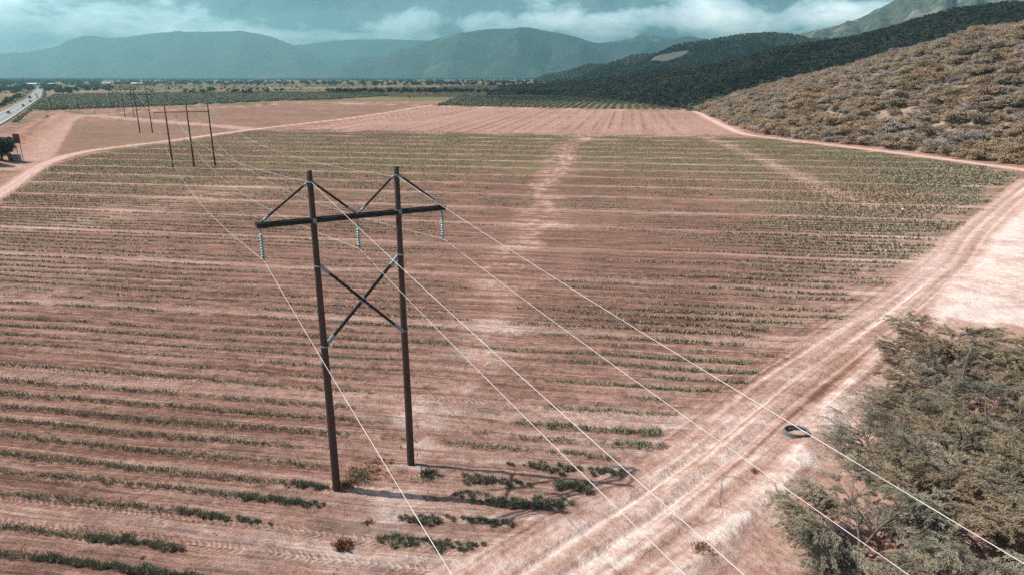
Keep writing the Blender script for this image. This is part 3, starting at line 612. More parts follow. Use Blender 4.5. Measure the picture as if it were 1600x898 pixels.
# three-pole frame
B3 = [(-97.5, 197.9, 18.2), (-92.2, 199.6, 18.1), (-87.3, 202.4, 18.3)]
r3 = empty('power_line_frame', (B3[0][0], B3[0][1], 0)); tag(r3, 'wooden three-pole frame with one long cross-arm in the crop field', 'power pole')
def loc3(p): return Vector((p[0]-B3[0][0], p[1]-B3[0][1], p[2]))
for x, y, h in B3:
    q = loc3((x, y, 0)); MB().tube([q-Vector((0, 0, .5)), q+Vector((0, 0, h*.5)), q+Vector((0, 0, h))], [.26, .22, .17], 10).build('pole', M['pole'], r3, sm=True)
a0 = loc3((-100.4, 197.1, 15.4)); a1 = loc3((-87.0, 202.5, 15.4)); sd = Vector((.4, -.9, 0))*.22
MB().beam(a0+sd, a1+sd, .14, .20).build('cross_arm', M['arm'], r3)
ATT3 = [Vector((-100.2, 196.9, 13.6)), Vector((-94.9, 198.6, 13.6)), Vector((-90.2, 200.6, 13.6))]
for p in ATT3:
    q = loc3(p); st = MB().tube([q, q+Vector((0, 0, 1.75))], .05, 6).build('insulator_string', M['galv'], r3)
    for k in range(9): MB().lathe([(.035, .03), (.125, -.02), (.05, -.05)], tuple(q+Vector((0, 0, .2+k*.15))), 10).build('insulator_disc', M['disc'], st)

# ------------------------------------------------------------------ wires, each one running over all its frames
def hpt(i, s, z, y=0):
    if i == 0: bx, by = BX, BY
    else: bx, by = FAR[i-1][:2]
    return Vector((bx+ux*s-uy*y, by+uy*s+ux*y, z))
NEXT = Vector((.485, -.875, 0))*182
wires = [('conductor', 'left lowest white conductor hanging from the left insulator string', -2.9, 15.33, ATT3[0]),
         ('conductor', 'middle white conductor hanging from the central insulator string', 2.57, 15.28, ATT3[1]),
         ('conductor', 'right white conductor hanging from the right insulator string', 8.06, 15.22, ATT3[2]),
         ('shield_wire', 'thin white wire fixed to the top of the left near pole', 0.0, 19.42, Vector((-97.5, 197.9, 17.9))),
         ('shield_wire', 'thin white wire fixed to the top of the right near pole', 5.14, 19.34, Vector((-87.3, 202.4, 18.0)))]
for nm, lb, s, z, p3 in wires:
    y = -.3 if nm == 'shield_wire' else 0
    a = hpt(0, s, z, y); chain = [a+NEXT, a, p3]+[hpt(i, s, z, y) for i in (1, 2, 3)]
    pts = []
    for i in range(len(chain)-1):
        n = 40 if i == 0 else 28; sag = 5.2 if i == 0 else 4.6
        if nm == 'shield_wire' and i > 0: sag = 3.4
        for k in range(n):
            t = k/n; pts.append(chain[i].lerp(chain[i+1], t)-Vector((0, 0, 4*sag*t*(1-t))))
    pts.append(chain[-1])
    o = MB().tube(pts, .0125 if nm == 'conductor' else .010, 6).build(nm, M['wire'], sm=True); tag(o, lb, 'power line wire')

# ------------------------------------------------------------------ leaf helpers
def leaves(c, d, nrm, ln, wd):
    "diamond leaves: centre line from c along d, face normal nrm"
    c = np.asarray(c); d = d/np.linalg.norm(d, axis=1, keepdims=True); sdv = np.cross(d, nrm); sdv /= np.linalg.norm(sdv, axis=1, keepdims=True)+1e-9
    ln = np.asarray(ln)[:, None]; wd = np.asarray(wd)[:, None]
    n = len(c); v = np.stack([c, c+d*ln*.5+sdv*wd*.5, c+d*ln, c+d*ln*.5-sdv*wd*.5], 1).reshape(-1, 3)
    return v, np.arange(4*n).reshape(n, 4)
def rvec(n): v = rng.normal(size=(n, 3)); return v/np.linalg.norm(v, axis=1, keepdims=True)
def join(parts):
    V = []; Fc = []; o = 0
    for v, f in parts: V.append(v); Fc.append(f+o); o += len(v)
    return np.concatenate(V), np.concatenate(Fc)
def crown(n, R_=3.0, H_=3.2, lobes=9, leaf=.35, flat=.5, seed=0, base=.25, aspect=.35):
    "leaf clumps spread over lobes; light shows between them"
    g = np.random.default_rng(seed); P = []
    for k in range(lobes):
        a = g.uniform(0, 6.28); rr = R_*math.sqrt(g.uniform(0, 1))*.68; c = np.array([rr*math.cos(a), rr*math.sin(a), H_*g.uniform(base+.15, .82)*(1-.25*rr/R_)])
        r = R_*g.uniform(.26, .46); m = n//lobes; q = g.normal(size=(m, 3)); q /= np.linalg.norm(q, axis=1, keepdims=True); q[:, 2] = np.abs(q[:, 2])*1.0-.25
        # clumps on the lobe
        cl = g.normal(size=(14, 3)); cl /= np.linalg.norm(cl, axis=1, keepdims=True); w = g.integers(0, 14, m)
        q = q*.55+cl[w]*.6*np.array([1, 1, .7])
        P.append(c+q*r*np.array([1, 1, flat+.2])*g.uniform(.75, 1.05, (m, 1)))
    P = np.concatenate(P); m = len(P); P[:, 2] = np.maximum(P[:, 2], H_*.05)
    d = g.normal(size=(m, 3))*np.array([1, 1, .45]); nr = g.normal(size=(m, 3))*.55+np.array([0, 0, 1.]); l = leaf*g.uniform(.6, 1.4, m)
    return leaves(P, d, nr, l, l*aspect*1.6)

def scatter(name, pts, scl, protos, label, cat, zs=None):
    "one uncountable mass: copies of the prototypes on the points"
    pts = np.asarray(pts, np.float32); me = bpy.data.meshes.new(name); me.vertices.add(len(pts)); me.vertices.foreach_set('co', pts.ravel())
    a = me.attributes.new('scl', 'FLOAT', 'POINT'); a.data.foreach_set('value', np.asarray(scl, np.float32))
    a = me.attributes.new('rot', 'FLOAT_VECTOR', 'POINT'); a.data.foreach_set('vector', np.stack([rng.normal(0, .08, len(pts)), rng.normal(0, .08, len(pts)), rng.uniform(0, 6.28, len(pts))], -1).astype(np.float32).ravel())
    o = bpy.data.objects.new(name, me); C.objects.link(o)
    ng = bpy.data.node_groups.new(name+'_nodes', 'GeometryNodeTree'); ng.interface.new_socket('Geometry', in_out='INPUT', socket_type='NodeSocketGeometry'); ng.interface.new_socket('Geometry', in_out='OUTPUT', socket_type='NodeSocketGeometry')
    gi = N(ng, 'NodeGroupInput'); go = N(ng, 'NodeGroupOutput'); ip = N(ng, 'GeometryNodeInstanceOnPoints'); jg = N(ng, 'GeometryNodeJoinGeometry')
    for p in protos:
        oi = N(ng, 'GeometryNodeObjectInfo'); oi.inputs['Object'].default_value = p; oi.inputs['As Instance'].default_value = True; L(ng, oi.outputs['Geometry'], jg.inputs[0])
    ip.inputs['Pick Instance'].default_value = True
    ri = N(ng, 'FunctionNodeRandomValue', data_type='INT'); ri.inputs[4].default_value = 0; ri.inputs[5].default_value = len(protos)-1
    L(ng, ri.outputs[2], ip.inputs['Instance Index'])
    na = N(ng, 'GeometryNodeInputNamedAttribute', data_type='FLOAT'); na.inputs[0].default_value = 'scl'; nr = N(ng, 'GeometryNodeInputNamedAttribute', data_type='FLOAT_VECTOR'); nr.inputs[0].default_value = 'rot'
    L(ng, na.outputs[0], ip.inputs['Scale']); L(ng, nr.outputs[0], ip.inputs['Rotation'])
    L(ng, gi.outputs[0], ip.inputs['Points']); L(ng, jg.outputs[0], ip.inputs['Instance']); L(ng, ip.outputs[0], go.inputs[0])
    md = o.modifiers.new('scatter', 'NODES'); md.node_group = ng
    tag(o, label, cat, kind='stuff'); return o

# ------------------------------------------------------------------ crop plants
rowv = []
for a, b in zip([21]+LANES, LANES+[321]):
    lo, hi = a+1.45, b-1.45; n = max(1, round((hi-lo)/2.15)); rowv += list(np.linspace(lo, hi, n+1)+rng.uniform(-.12, .12, n+1))
PX = []; PY = []; PS = []; PT = []
for i, v in enumerate(rowv):
    stp = .30 if v < 75 else (.45 if v < 130 else (.62 if v < 200 else .95))
    u = np.arange(-340, 260, stp); u = u+rng.uniform(-stp*.4, stp*.4, len(u)); vj = v+rng.normal(0, .10, len(u))+.12*np.sin(u/11+i)
    x, y = xy(u, vj); ok = (np.abs(x) < y*.92+12) & (y > 22); x, y, u, vj = x[ok], y[ok], u[ok], vj[ok]
    if not len(x): continue
    cut = random.Random(i*13+5).uniform(0, 1)**1.5*(5+v*.035); f = softpoly(x+cut*sst(-5, 5, x), y, FIELD, .8)
    n = .62*fbm(u/12, u*0+i*7.3, 200, 3)+.38*vn(u/1.6, u*0+i*3.1, 210)
    big = fbm(x/35, y/35, 1, 3)
    dB, _ = pld(x, y, BARE); dB2, _ = pld(x, y, BARE2); dt_, _ = pld(x, y, TRACK)
    right = sst(-2, 22, x-.02*y)*sst(52, 10, np.abs(dt_)-.0*y)
    boost = .05+.30*right+.16*sst(-12, -22, x)*sst(50, 42, y+.25*x+4)+.06*sst(50, 90, y)+.15*sst(120, 230, y)+.75*(big-.5)
    if v < 42: boost = boost+.10*sst(-16, -24, x)
    boost = boost-.34*np.exp(-(dB/(3.5+y/55))**2)-.12*np.exp(-(dB2/9)**2)+.07*sst(-5, -15, x)*sst(48, 60, y)
    boost = boost-.12*np.exp(-(np.hypot(x+5, y-42)/9)**2)+rng.normal(0, .085)
    q = n+boost-.50
    keep = (f > .6) & (q > 0) & (rng.random(len(x)) < .45+5*q)
    PX.append(x[keep]); PY.append(y[keep]); PS.append(np.clip(.46+2.2*q[keep], .40, .92)+.42*right[keep]*(v > 50)); PT.append(np.full(keep.sum(), stp))
PX = np.concatenate(PX); PY = np.concatenate(PY); PS = np.concatenate(PS); PT = np.concatenate(PT)
# a few thick clumps beside the shadow of the frame and along the right headland
def extra(cx, cy, lu, n, s):
    global PX, PY, PS, PT
    u0, v0 = uv(cx, cy); u = u0+rng.uniform(-lu, lu, n); v = v0+rng.normal(0, .22, n); x, y = xy(u, v)
    PX = np.r_[PX, x]; PY = np.r_[PY, y]; PS = np.r_[PS, np.full(n, s)]; PT = np.r_[PT, np.full(n, .3)]
for p, lu, n, s in ([(895, 763), 1.2, 20, 1.0], [(845, 788), 1.8, 14, .9], [(745, 778), 1.5, 10, .75], [(780, 790), 1.0, 8, .8], [(742, 750), 1.2, 14, .9], [(860, 732), 1.8, 18, .85], [(930, 735), 1.2, 10, .8], [(655, 812), 1.3, 12, .75], [(710, 858), 1.4, 12, .7], [(620, 845), 1.2, 14, .8], [(1000, 695), 1.8, 22, 1.], [(985, 672), 2.2, 26, 1.], [(340, 812), 4.5, 1, .5], [(300, 885), 5, 1, .5], [(880, 665), 2.5, 26, .9]):
    extra(*G(*p), lu, n, s)
PZ = ground_z(PX, PY)
print('crop plants', len(PX))
def tuft(px, py, pz, ps, k, hgt=.42, wd=.11, g=rng, spread=1.0):
    n = len(px); c = np.repeat(np.stack([px, py, pz], -1), k, 0)+np.stack([g.normal(0, .10*spread, n*k), g.normal(0, .085*min(spread, 1.7), n*k), np.zeros(n*k)], -1)
    s = np.repeat(ps, k); a = g.uniform(0, 6.28, n*k); lean = g.uniform(.15, 1.1, n*k)
    d = np.stack([np.cos(a)*lean, np.sin(a)*lean, np.ones(n*k)], -1); up = np.stack([np.cos(a)*-.3, np.sin(a)*-.3, np.ones(n*k)*.9], -1)+g.normal(0, .35, (n*k, 3))
    l = hgt*s*g.uniform(.55, 1.25, n*k); return leaves(c, d, up, l, wd*s*g.uniform(.7, 1.3, n*k))
dist = np.hypot(PX, PY); order = np.argsort(dist); near = np.zeros(len(PX), bool)
infr = (np.abs(PX) < (PY*.956+CAM_H*.2947)*.72) & (PY > 29.5)
cand = order[infr[order]]
# clumps: the first 300 places in view, one thing each
protos = []
for k in range(6):
    g = np.random.default_rng(300+k); n = 4
    v, f = tuft(g.uniform(-.22, .22, n), g.uniform(-.10, .10, n), np.zeros(n), np.ones(n), 26, .36, .052, g=g)
    protos.append(npmesh('crop_plant', v, f, M['crop']))
sel = cand[:300]; near[sel] = True
LB = 'low leafy green crop plant standing in one of the nearest rows'
for j, i in enumerate(sel):
    o = protos[j % 6] if j < 6 else protos[j % 6].copy()
    if j >= 6: C.objects.link(o)
    o.location = (PX[i], PY[i], PZ[i]-.01); o.rotation_euler = (0, 0, -A+rng.normal(0, .2)); s = PS[i]*rng.uniform(.9, 1.15); o.scale = (s, s, s)
    tag(o, LB, 'crop plant', 'crop plants in the nearest rows')
rest = ~near; parts = []
for lo, hi, k, h, w, sp_ in ((0, 62, 22, .36, .055, 1.4), (62, 110, 12, .34, .10, 2.8), (110, 190, 8, .34, .17, 4.5), (190, 1e9, 6, .36, .30, 7.0)):
    m = rest & (dist >= lo) & (dist < hi) & ~((dist >= 150) & (PX < 60+.2*PY)); parts.append(tuft(PX[m], PY[m], PZ[m]-.01, PS[m], k, h, w, spread=sp_))
# sparse seedlings between the rows
n = 26000; sx = rng.uniform(-150, 130, n); sy = rng.uniform(28, 200, n); ok = (np.abs(sx) < sy*.9+8); sx, sy = sx[ok], sy[ok]
ok = (softpoly(sx, sy, FIELD, .8) > .6) & (fbm(sx/6, sy/3, 71, 3)+.25*(fbm(sx/30, sy/30, 1, 5)-.5) > .52) & (np.abs(pld(sx, sy, TRACK)[0]) > 5); sx, sy = sx[ok], sy[ok]
parts.append(tuft(sx, sy, ground_z(sx, sy)-.01, rng.uniform(.3, .6, len(sx)), 5, .42, .12+0*1, spread=1.2))
M['stub'] = mat('yellowing_crop_leaf', (.36, .30, .19), .7, col2=(.17, .15, .095), scale=.6, detail=8)
m = rest & (dist >= 150) & (PX < 60+.2*PY); o = npmesh('far_crop_rows', *tuft(PX[m], PY[m], PZ[m]-.01, PS[m], 6, .32, .24, spread=6.0), M['stub']); tag(o, 'yellow-green low crop rows on the far left half of the big field', 'crop', kind='stuff')
v, f = join(parts); o = npmesh('crop_rows', v, f, M['crop']); tag(o, 'long rows of low green crop plants covering the rest of the big field', 'crop', kind='stuff')

# ------------------------------------------------------------------ weeds under the frame
def weed(px, py, r, h, n, m, label, seed):
    g = np.random.default_rng(seed); x, y = G(px, py); k = n
    t = g.normal(0, 1, (k, 2))*r*.45; v, f = tuft(t[:, 0], t[:, 1], np.zeros(k), np.ones(k), 7, h, .05, g=g, spread=.8)
    o = npmesh('weed', v, f, m); o.location = (x, y, gz(x, y)); tag(o, label, 'weed'); return o
weed(670, 741, .75, .35, 60, M['weed'], 'green weed patch right of the right near pole', 1)
weed(560, 745, 1.1, .35, 50, M['weed'], 'green weed patch between the two near pole feet', 2)
weed(585, 728, 1.5, .22, 80, M['dry'], 'dry orange weed patch between the two near poles', 3)
weed(545, 757, .6, .40, 36, M['dry'], 'small dry weed right beside the foot of the left near pole', 4)
weed(537, 852, .55, .45, 50, M['dry'], 'lone brown dry weed low in the field near the bottom edge', 5)
weed(575, 818, .25, .35, 14, M['dry'], 'tiny brown weed below the left near pole foot', 6)
weed(1178, 742, .22, .25, 9, M['dry'], 'small dry weed on the pale ridge left of the thorn trees', 7)
weed(1098, 870, .5, .3, 22, M['dry'], 'dark dry weed low on the pale ridge', 8)

# ------------------------------------------------------------------ thorn trees in the lower right corner
def make_thorn(seed, R_=4.3, H_=4.4, dens=1.0, lm='thorn', loose=1.0):
    g = np.random.default_rng(seed); rd = random.Random(seed); r = empty('thorn_tree', (0, 0, 0))
    tr = MB(); bm_ = MB(); tw = []; ns = rd.randint(4, 6)
    for s in range(ns):
        a = 2*math.pi*s/ns+rd.uniform(-.4, .4); rr = R_*rd.uniform(.35, .6)
        p = [Vector((.12*math.cos(a), .12*math.sin(a), -.2))]; top = Vector((rr*math.cos(a), rr*math.sin(a), H_*rd.uniform(.5, .68)))
        for t in (.3, .6, .85, 1.): p.append(Vector((top.x*t**1.2+rd.uniform(-.2, .2), top.y*t**1.2+rd.uniform(-.2, .2), top.z*t**.8)))
        tr.tube(p, [.12, .09, .065, .05, .035], 7)
        for b in range(11):
            t = rd.uniform(.3, 1); i = min(3, int(t*4)); q = p[i].lerp(p[i+1], t*4-i); a2 = a+rd.uniform(-1.25, 1.25); ln = R_*rd.uniform(.35, .62)
            d = Vector((math.cos(a2), math.sin(a2), rd.uniform(-.05, .45))); q1 = q+d*ln*.5+Vector((0, 0, .12)); q2 = q+d*ln+Vector((0, 0, rd.uniform(-.25, .1)))
            bm_.tube([q, q1, q2], [.032, .02, .01], 5)
            for k in range(9):
                t2 = rd.uniform(.2, 1); w = q.lerp(q1, t2*2) if t2 < .5 else q1.lerp(q2, t2*2-1); a3 = a2+rd.uniform(-1.2, 1.2); l3 = rd.uniform(.6, 1.35)*loose
                d3 = Vector((math.cos(a3), math.sin(a3), rd.uniform(-.2, .35))); e_ = w+d3*l3+Vector((0, 0, -.12*l3)); md = w+d3*l3*.5+Vector((0, 0, .06))
                if rd.random() < .55: bm_.tube([w, md, e_], [.013, .010, .005], 4, cap=False)
                tw.append((w, md, e_))
    tr.build('trunk', M['bark'], r, sm=True); bm_.build('branches', M['bark'], r, sm=True)
    T = np.array([[list(p) for p in t] for t in tw]); n = len(T); k = int(100*dens)
    t = g.uniform(.05, 1, (n, k, 1)); P = np.where(t < .5, T[:, None, 0]*(1-2*t)+T[:, None, 1]*2*t, T[:, None, 1]*(2-2*t)+T[:, None, 2]*(2*t-1))
    dr = (T[:, 2]-T[:, 0])[:, None]; dr = dr/np.linalg.norm(dr, axis=2, keepdims=True); P = P+g.normal(0, .045, P.shape)
    d = np.repeat(dr, k, 1)*.9+g.normal(0, .38, P.shape)*np.array([1, 1, .6]); P = P.reshape(-1, 3); d = d.reshape(-1, 3); m = len(P)
    v, f = leaves(P, d, g.normal(size=(m, 3))*.6+np.array([0, 0, .9]), g.uniform(.10, .26, m), g.uniform(.018, .042, m))
    npmesh('crown', v, f, M[lm], r)
    return r
T0 = [make_thorn(11), make_thorn(12, 4.6, 4.8, .9), make_thorn(13, 3.6, 3.2, .42, 'thorn', 1.2), make_thorn(14, 4.2, 4.2, 1.0, 'thornb')]
TREES = [(0, 18.5, 30.7, 1.05, 0, 'dense grey-green thorn tree nearest the pale ridge, over the orange soil'),
 (1, 27.6, 37.2, 1.05, 1, 'broad grey-green thorn tree right of the middle of the thicket'),
 (3, 39.0, 57.0, 1.15, 2, 'brown-green thorn tree at the top of the thicket, against the white sand'),
 (2, 24.6, 40.6, 1.05, .5, 'sparse thin-leaved thorn tree just below the black hose coil'),
 (0, 25.3, 29.5, 1.1, 2.4, 'dark dense thorn tree at the lower right of the thicket'),
 (1, 34.0, 43.5, 1.0, 4, 'tall grey-green thorn tree at the right frame edge'),
 (3, 44.5, 53.5, 1.05, 3, 'brown-green thorn tree at the right frame edge beside the white sand'),
 (0, 21.3, 24.6, .95, 5, 'dense thorn tree lowest in the picture, at the bottom edge'),
 (2, 28.5, 44.8, .9, 2.2, 'sparse low thorn tree in the middle of the thicket edge'),
 (3, 33.0, 50.0, .8, 1.2, 'small brown thorn bush at the left tip of the thicket, nearest the dirt road'),
 (1, 33.0, 34.5, 1.1, 5.5, 'big grey-green thorn tree low at the right frame edge'),
 (2, 16.9, 27.4, .8, 3.3, 'small sparse thorn tree beside the bottom edge, left of the dense ones'),
 (0, 28.8, 25.5, 1.05, 1.7, 'dense thorn tree in the bottom right corner'),
 (3, 31.0, 41.0, .8, 2.9, 'brownish thorn tree inside the thicket between two grey-green ones'),
 (2, 30.2, 46.8, .85, 3.9, 'thin-leaved low thorn tree between the sparse edge tree and the brown bush'),
 (1, 25.0, 33.8, 1.0, 1.1, 'grey-green thorn tree in the heart of the thicket above the orange soil'),
 (3, 35.5, 57.8, .6, 5.1, 'small brown thorn bush topmost in the thicket, reaching into the white sand'),
 (0, 36.2, 50.0, .95, .7, 'grey-green thorn tree between the topmost brown-green tree and the thicket middle'),
 (1, 41.5, 51.5, .95, 2.6, 'grey-green thorn tree near the right frame edge under the white sand'),
 (3, 29.8, 33.0, 1.0, 4.4, 'brown-green thorn tree low in the thicket near the right wires'),
 (3, 41.0, 46.5, 1.0, .3, 'brown-green thorn tree behind the right frame edge')]
usedk = set()
for k, x, y, s, rz, lb in TREES:
    o = T0[k] if k not in usedk else copy_tree(T0[k]); usedk.add(k)
    o.location = (x, y, gz(x, y)-.05); o.scale = (s, s, s); o.rotation_euler = (0, 0, rz); tag(o, lb, 'tree', 'thorn trees in the lower right corner')

# ------------------------------------------------------------------ scrub on the hills
def hill_pts(V, n, smax=1.0, smin=0.0):
    ny, nx = V.shape[:2]; nu = int(ny*.75)
    a = V[:-1, :-1]; cr_ = np.cross(V[1:, :-1]-a, V[:-1, 1:]-a); ar = np.linalg.norm(cr_, axis=2); ar[int(smax*(ny-2)):] = 0; ar[:int(smin*(ny-2))] = 0
    p = ar.ravel()/ar.sum(); i = rng.choice(len(p), n, p=p); r0, c0 = np.divmod(i, nx-1); s = rng.random((n, 1)); t = rng.random((n, 1))
    return V[r0, c0]*(1-s)*(1-t)+V[r0+1, c0]*s*(1-t)+V[r0, c0+1]*(1-s)*t+V[r0+1, c0+1]*s*t
def thin(P, d):
    "drop points closer than d to an earlier one"
    seen = {}; out = []
    for i, p in enumerate(P):
        k = (int(p[0]//d), int(p[1]//d)); ok = True
        for a in (-1, 0, 1):
            for b in (-1, 0, 1):
                q = seen.get((k[0]+a, k[1]+b))
                if q is not None and (q[0]-p[0])**2+(q[1]-p[1])**2 < d*d: ok = False
        if ok: seen[k] = p; out.append(i)
    return np.array(out)
sc_protos = []
for k in range(4):
    v, f = crown(4200, 4.0, 3.0, 13+k, .27, .45, 60+k, base=.1); o = npmesh('scrub_tree', v, f, M['scrub'] if k < 3 else M['greytwig']); sc_protos.append(o)
P = hill_pts(VH, 52000, .95); P = P[thin(P, 2.25)]
n_ = fbm(P[:, 0]/25, P[:, 1]/25, 123, 3); P = P[(n_ > .36) | (rng.random(len(P)) < .45)]
topd = sst(26, 60, P[:, 2]); P = P[rng.random(len(P)) > .40*topd]
rowP = []
for t in np.linspace(0, 1, 150):                                     # close row along the foot
    Fs = np.array(smooth(FOOT, 8)); i = t*(len(Fs)-1); a = int(min(i, len(Fs)-2)); q = Fs[a]*(1-(i-a))+Fs[a+1]*(i-a); rowP.append((q[0]+rng.uniform(2.0, 4.5), q[1]+rng.uniform(1.0, 3), -.2))
P = np.concatenate([np.array(rowP), P])
S = .38+1.15*rng.random(len(P))**1.8; S[:150] = rng.uniform(.8, 1.15, 150)
# things: the 300 that show largest
fw = P[:, 1]*math.cos(TH)-(P[:, 2]-CAM_H)*math.sin(TH); sxp = 800+F*P[:, 0]/fw; up_ = P[:, 1]*math.sin(TH)+(P[:, 2]-CAM_H)*math.cos(TH); syp = 449-F*up_/fw
vis = (sxp > 1085) & (sxp < 1598) & (syp > 0) & (P[:, 1] > 0); sz = np.where(vis, S/fw, 0); od = np.argsort(-sz); big = od[:300]
print('scrub', len(P))
for j, i in enumerate(big):
    o = sc_protos[j] if j < 4 else sc_protos[0 if rng.random() < .38 else (1 if rng.random() < .5 else (2 if rng.random() < .75 else 3))].copy()
    if j >= 4: C.objects.link(o)
    o.location = tuple(P[i]-np.array([0, 0, .2])); o.rotation_euler = (0, 0, rng.uniform(0, 6.28)); s = float(S[i]); o.scale = (s*1.1, s*1.1, s)
    tag(o, 'sunlit olive-brown scrub tree on the lower slope of the right-hand hill', 'tree', 'scrub trees on the lower slope of the sunlit hill')
rst = np.ones(len(P), bool); rst[big] = False; Pr = P[rst]; Pr[:, 2] -= .2
gm_ = (Pr[:, 2] > 20) & (rng.random(len(Pr)) < .10+.30*sst(20, 45, Pr[:, 2])); Sr = S[rst]; scatter('bare_hillside_scrub', Pr[gm_], Sr[gm_], [sc_protos[3]], 'grey-pink leafless scrub among the upper scrub of the right-hand hill', 'scrub'); Pr = Pr[~gm_]; Sr = Sr[~gm_]
o = scatter('hillside_scrub', Pr, Sr, sc_protos[:3]*4+[sc_protos[3]], 'sunlit brown scrub covering the rest of the right-hand hill', 'scrub')
dk = []
for k in range(3):
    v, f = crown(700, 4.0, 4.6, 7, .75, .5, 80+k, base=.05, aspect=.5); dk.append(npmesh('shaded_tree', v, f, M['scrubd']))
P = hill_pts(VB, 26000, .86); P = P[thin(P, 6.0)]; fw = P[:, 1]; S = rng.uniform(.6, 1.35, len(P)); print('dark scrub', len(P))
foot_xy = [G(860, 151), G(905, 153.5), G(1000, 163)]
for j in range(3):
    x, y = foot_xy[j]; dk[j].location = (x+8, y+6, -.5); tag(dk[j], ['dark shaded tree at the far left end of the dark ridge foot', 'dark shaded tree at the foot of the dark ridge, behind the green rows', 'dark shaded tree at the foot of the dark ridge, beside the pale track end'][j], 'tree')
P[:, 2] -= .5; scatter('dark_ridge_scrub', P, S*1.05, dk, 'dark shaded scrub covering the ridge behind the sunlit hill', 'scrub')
def pxof(P):
    d = math.cos(TH)*P[..., 1]-math.sin(TH)*(P[..., 2]-CAM_H); u = math.sin(TH)*P[..., 1]+math.cos(TH)*(P[..., 2]-CAM_H); return 800+F*P[..., 0]/d, 449-F*u/d
SCAR = [(1013, 98), (1022, 90), (1038, 85), (1062, 80.5), (1079, 80), (1074, 86), (1058, 93), (1040, 98)]
_x, _y = pxof(VA[:90]); ins = inpoly(_x, _y, SCAR); fa = grid_faces(90, VA.shape[1]); fa = fa[ins.ravel()[fa].all(1)]
us_, iv_ = np.unique(fa, return_inverse=True); npmesh('bare_slope', VA[:90].reshape(-1, 3)[us_]+np.array([0, 0, 2.5]), iv_.reshape(-1, 4), mat('bare_rock', (.34, .31, .26), .95, col2=(.30, .27, .22), scale=.03, detail=8))['kind'] = 'structure'
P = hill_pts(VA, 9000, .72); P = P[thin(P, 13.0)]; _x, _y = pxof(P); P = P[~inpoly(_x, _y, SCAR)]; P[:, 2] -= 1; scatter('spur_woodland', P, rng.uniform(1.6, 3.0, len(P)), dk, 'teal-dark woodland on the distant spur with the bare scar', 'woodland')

# ------------------------------------------------------------------ orchard, green rows
ot = []
for k in range(3):
    v, f = crown(260, 1.7, 2.4, 5, .62, .7, 90+k, base=.1, aspect=.5); ot.append(npmesh('plantation_tree', v, f, M['orchard']))
xs = np.array([p[0] for p in ORCH]); yso = np.array([p[1] for p in ORCH])
gx, gy = np.meshgrid(np.arange(xs.min(), xs.max(), 3.9), np.arange(yso.min(), yso.max(), 3.9)); gx = gx.ravel()+rng.uniform(-1, 1, gx.size); gy = gy.ravel()+rng.uniform(-1, 1, gy.size)
ok = inpoly(gx, gy, ORCH) & (fbm(gx/25, gy/25, 5, 3) > .30); gx, gy = gx[ok], gy[ok]; print('orchard', len(gx))
for j, (p, lb) in enumerate([((66, 172), 'small green plantation tree at the near left corner of the plantation'), ((120, 171), 'small green plantation tree at the near edge, above the spoil bank'), ((330, 162), 'small green plantation tree near the three-pole frame top')]):
    x, y = G(*p); ot[j].location = (x, y, 0); ot[j].scale = (1.3,)*3; tag(ot[j], lb, 'tree')
scatter('plantation', np.stack([gx, gy, gx*0-.1], -1), rng.uniform(.7, 1.2, len(gx)), ot, 'green plantation of many small trees beyond the brown fields', 'plantation')
xs = np.array([p[0] for p in GREEN]); yso = np.array([p[1] for p in GREEN]); pts = []
c0 = G(870, 160)
for iu in np.arange(-330, 330, 6.5):
    for iv in np.arange(-330, 360, 3.0):
        x, y = c0[0]+iu*ca+iv*sa, c0[1]-iu*sa+iv*ca
        pts.append((x+random.uniform(-.4, .4), y, -.3))
pts = np.array(pts); pts = pts[inpoly(pts[:, 0], pts[:, 1], GREEN)]; print('green rows', len(pts))
scatter('green_crop_rows', pts, rng.uniform(.55, .95, len(pts)), ot, 'dark green crop in straight rows running away beyond the ploughed field', 'crop')

# ------------------------------------------------------------------ trees on the plain
bt = []
for k in range(4):
    v, f = crown(900, 5.0, 7.5, 9, .95, .75, 110+k, base=.08, aspect=.55); t_ = MB().tube([(0, 0, -.3), (0, 0, 3.5)], [.3, .2], 6); 
    vt = np.array([tuple(q) for q in t_.v]); ft = np.array([q for q in t_.f if len(q) == 4]); v, f = join([(v, f), (vt, ft)]); bt.append(npmesh('broadleaf_tree', v, f, M['tree']))
def palm_mesh(seed):
    g = random.Random(seed); m = MB(); h = g.uniform(8, 11); m.tube([(0, 0, -.3), (.3, .1, h*.5), (.5, .3, h)], [.22, .17, .14], 6); f4 = [q for q in m.f if len(q) == 4]
    vt = np.array([tuple(q) for q in m.v]); pv_ = []; pf = []
    for k in range(16):
        a = 2*math.pi*k/16+g.uniform(-.15, .15); el = g.uniform(.0, .9); ln = g.uniform(2.6, 3.6); prev = None
        for i in range(5):
            t = i/4; r_ = ln*t*math.cos(el*.6); z = h+ln*t*math.sin(el)-ln*.75*t*t; wd = .42*math.sin(math.pi*(.15+.8*t)); sx_, sy_ = -math.sin(a)*wd, math.cos(a)*wd; cx, cy = .5+r_*math.cos(a), .3+r_*math.sin(a)
            pv_ += [(cx-sx_, cy-sy_, z-.12), (cx, cy, z+.05), (cx+sx_, cy+sy_, z-.12)]
            if i: b = len(pv_)-6; pf += [(b, b+1, b+4, b+3), (b+1, b+2, b+5, b+4)]
    v, f = join([(vt, np.array(f4)), (np.array(pv_), np.array(pf))]); return npmesh('palm_tree', v, f, M['palm'])
pp = [palm_mesh(k) for k in range(3)]
cnt = {'b': 0, 'p': 0}
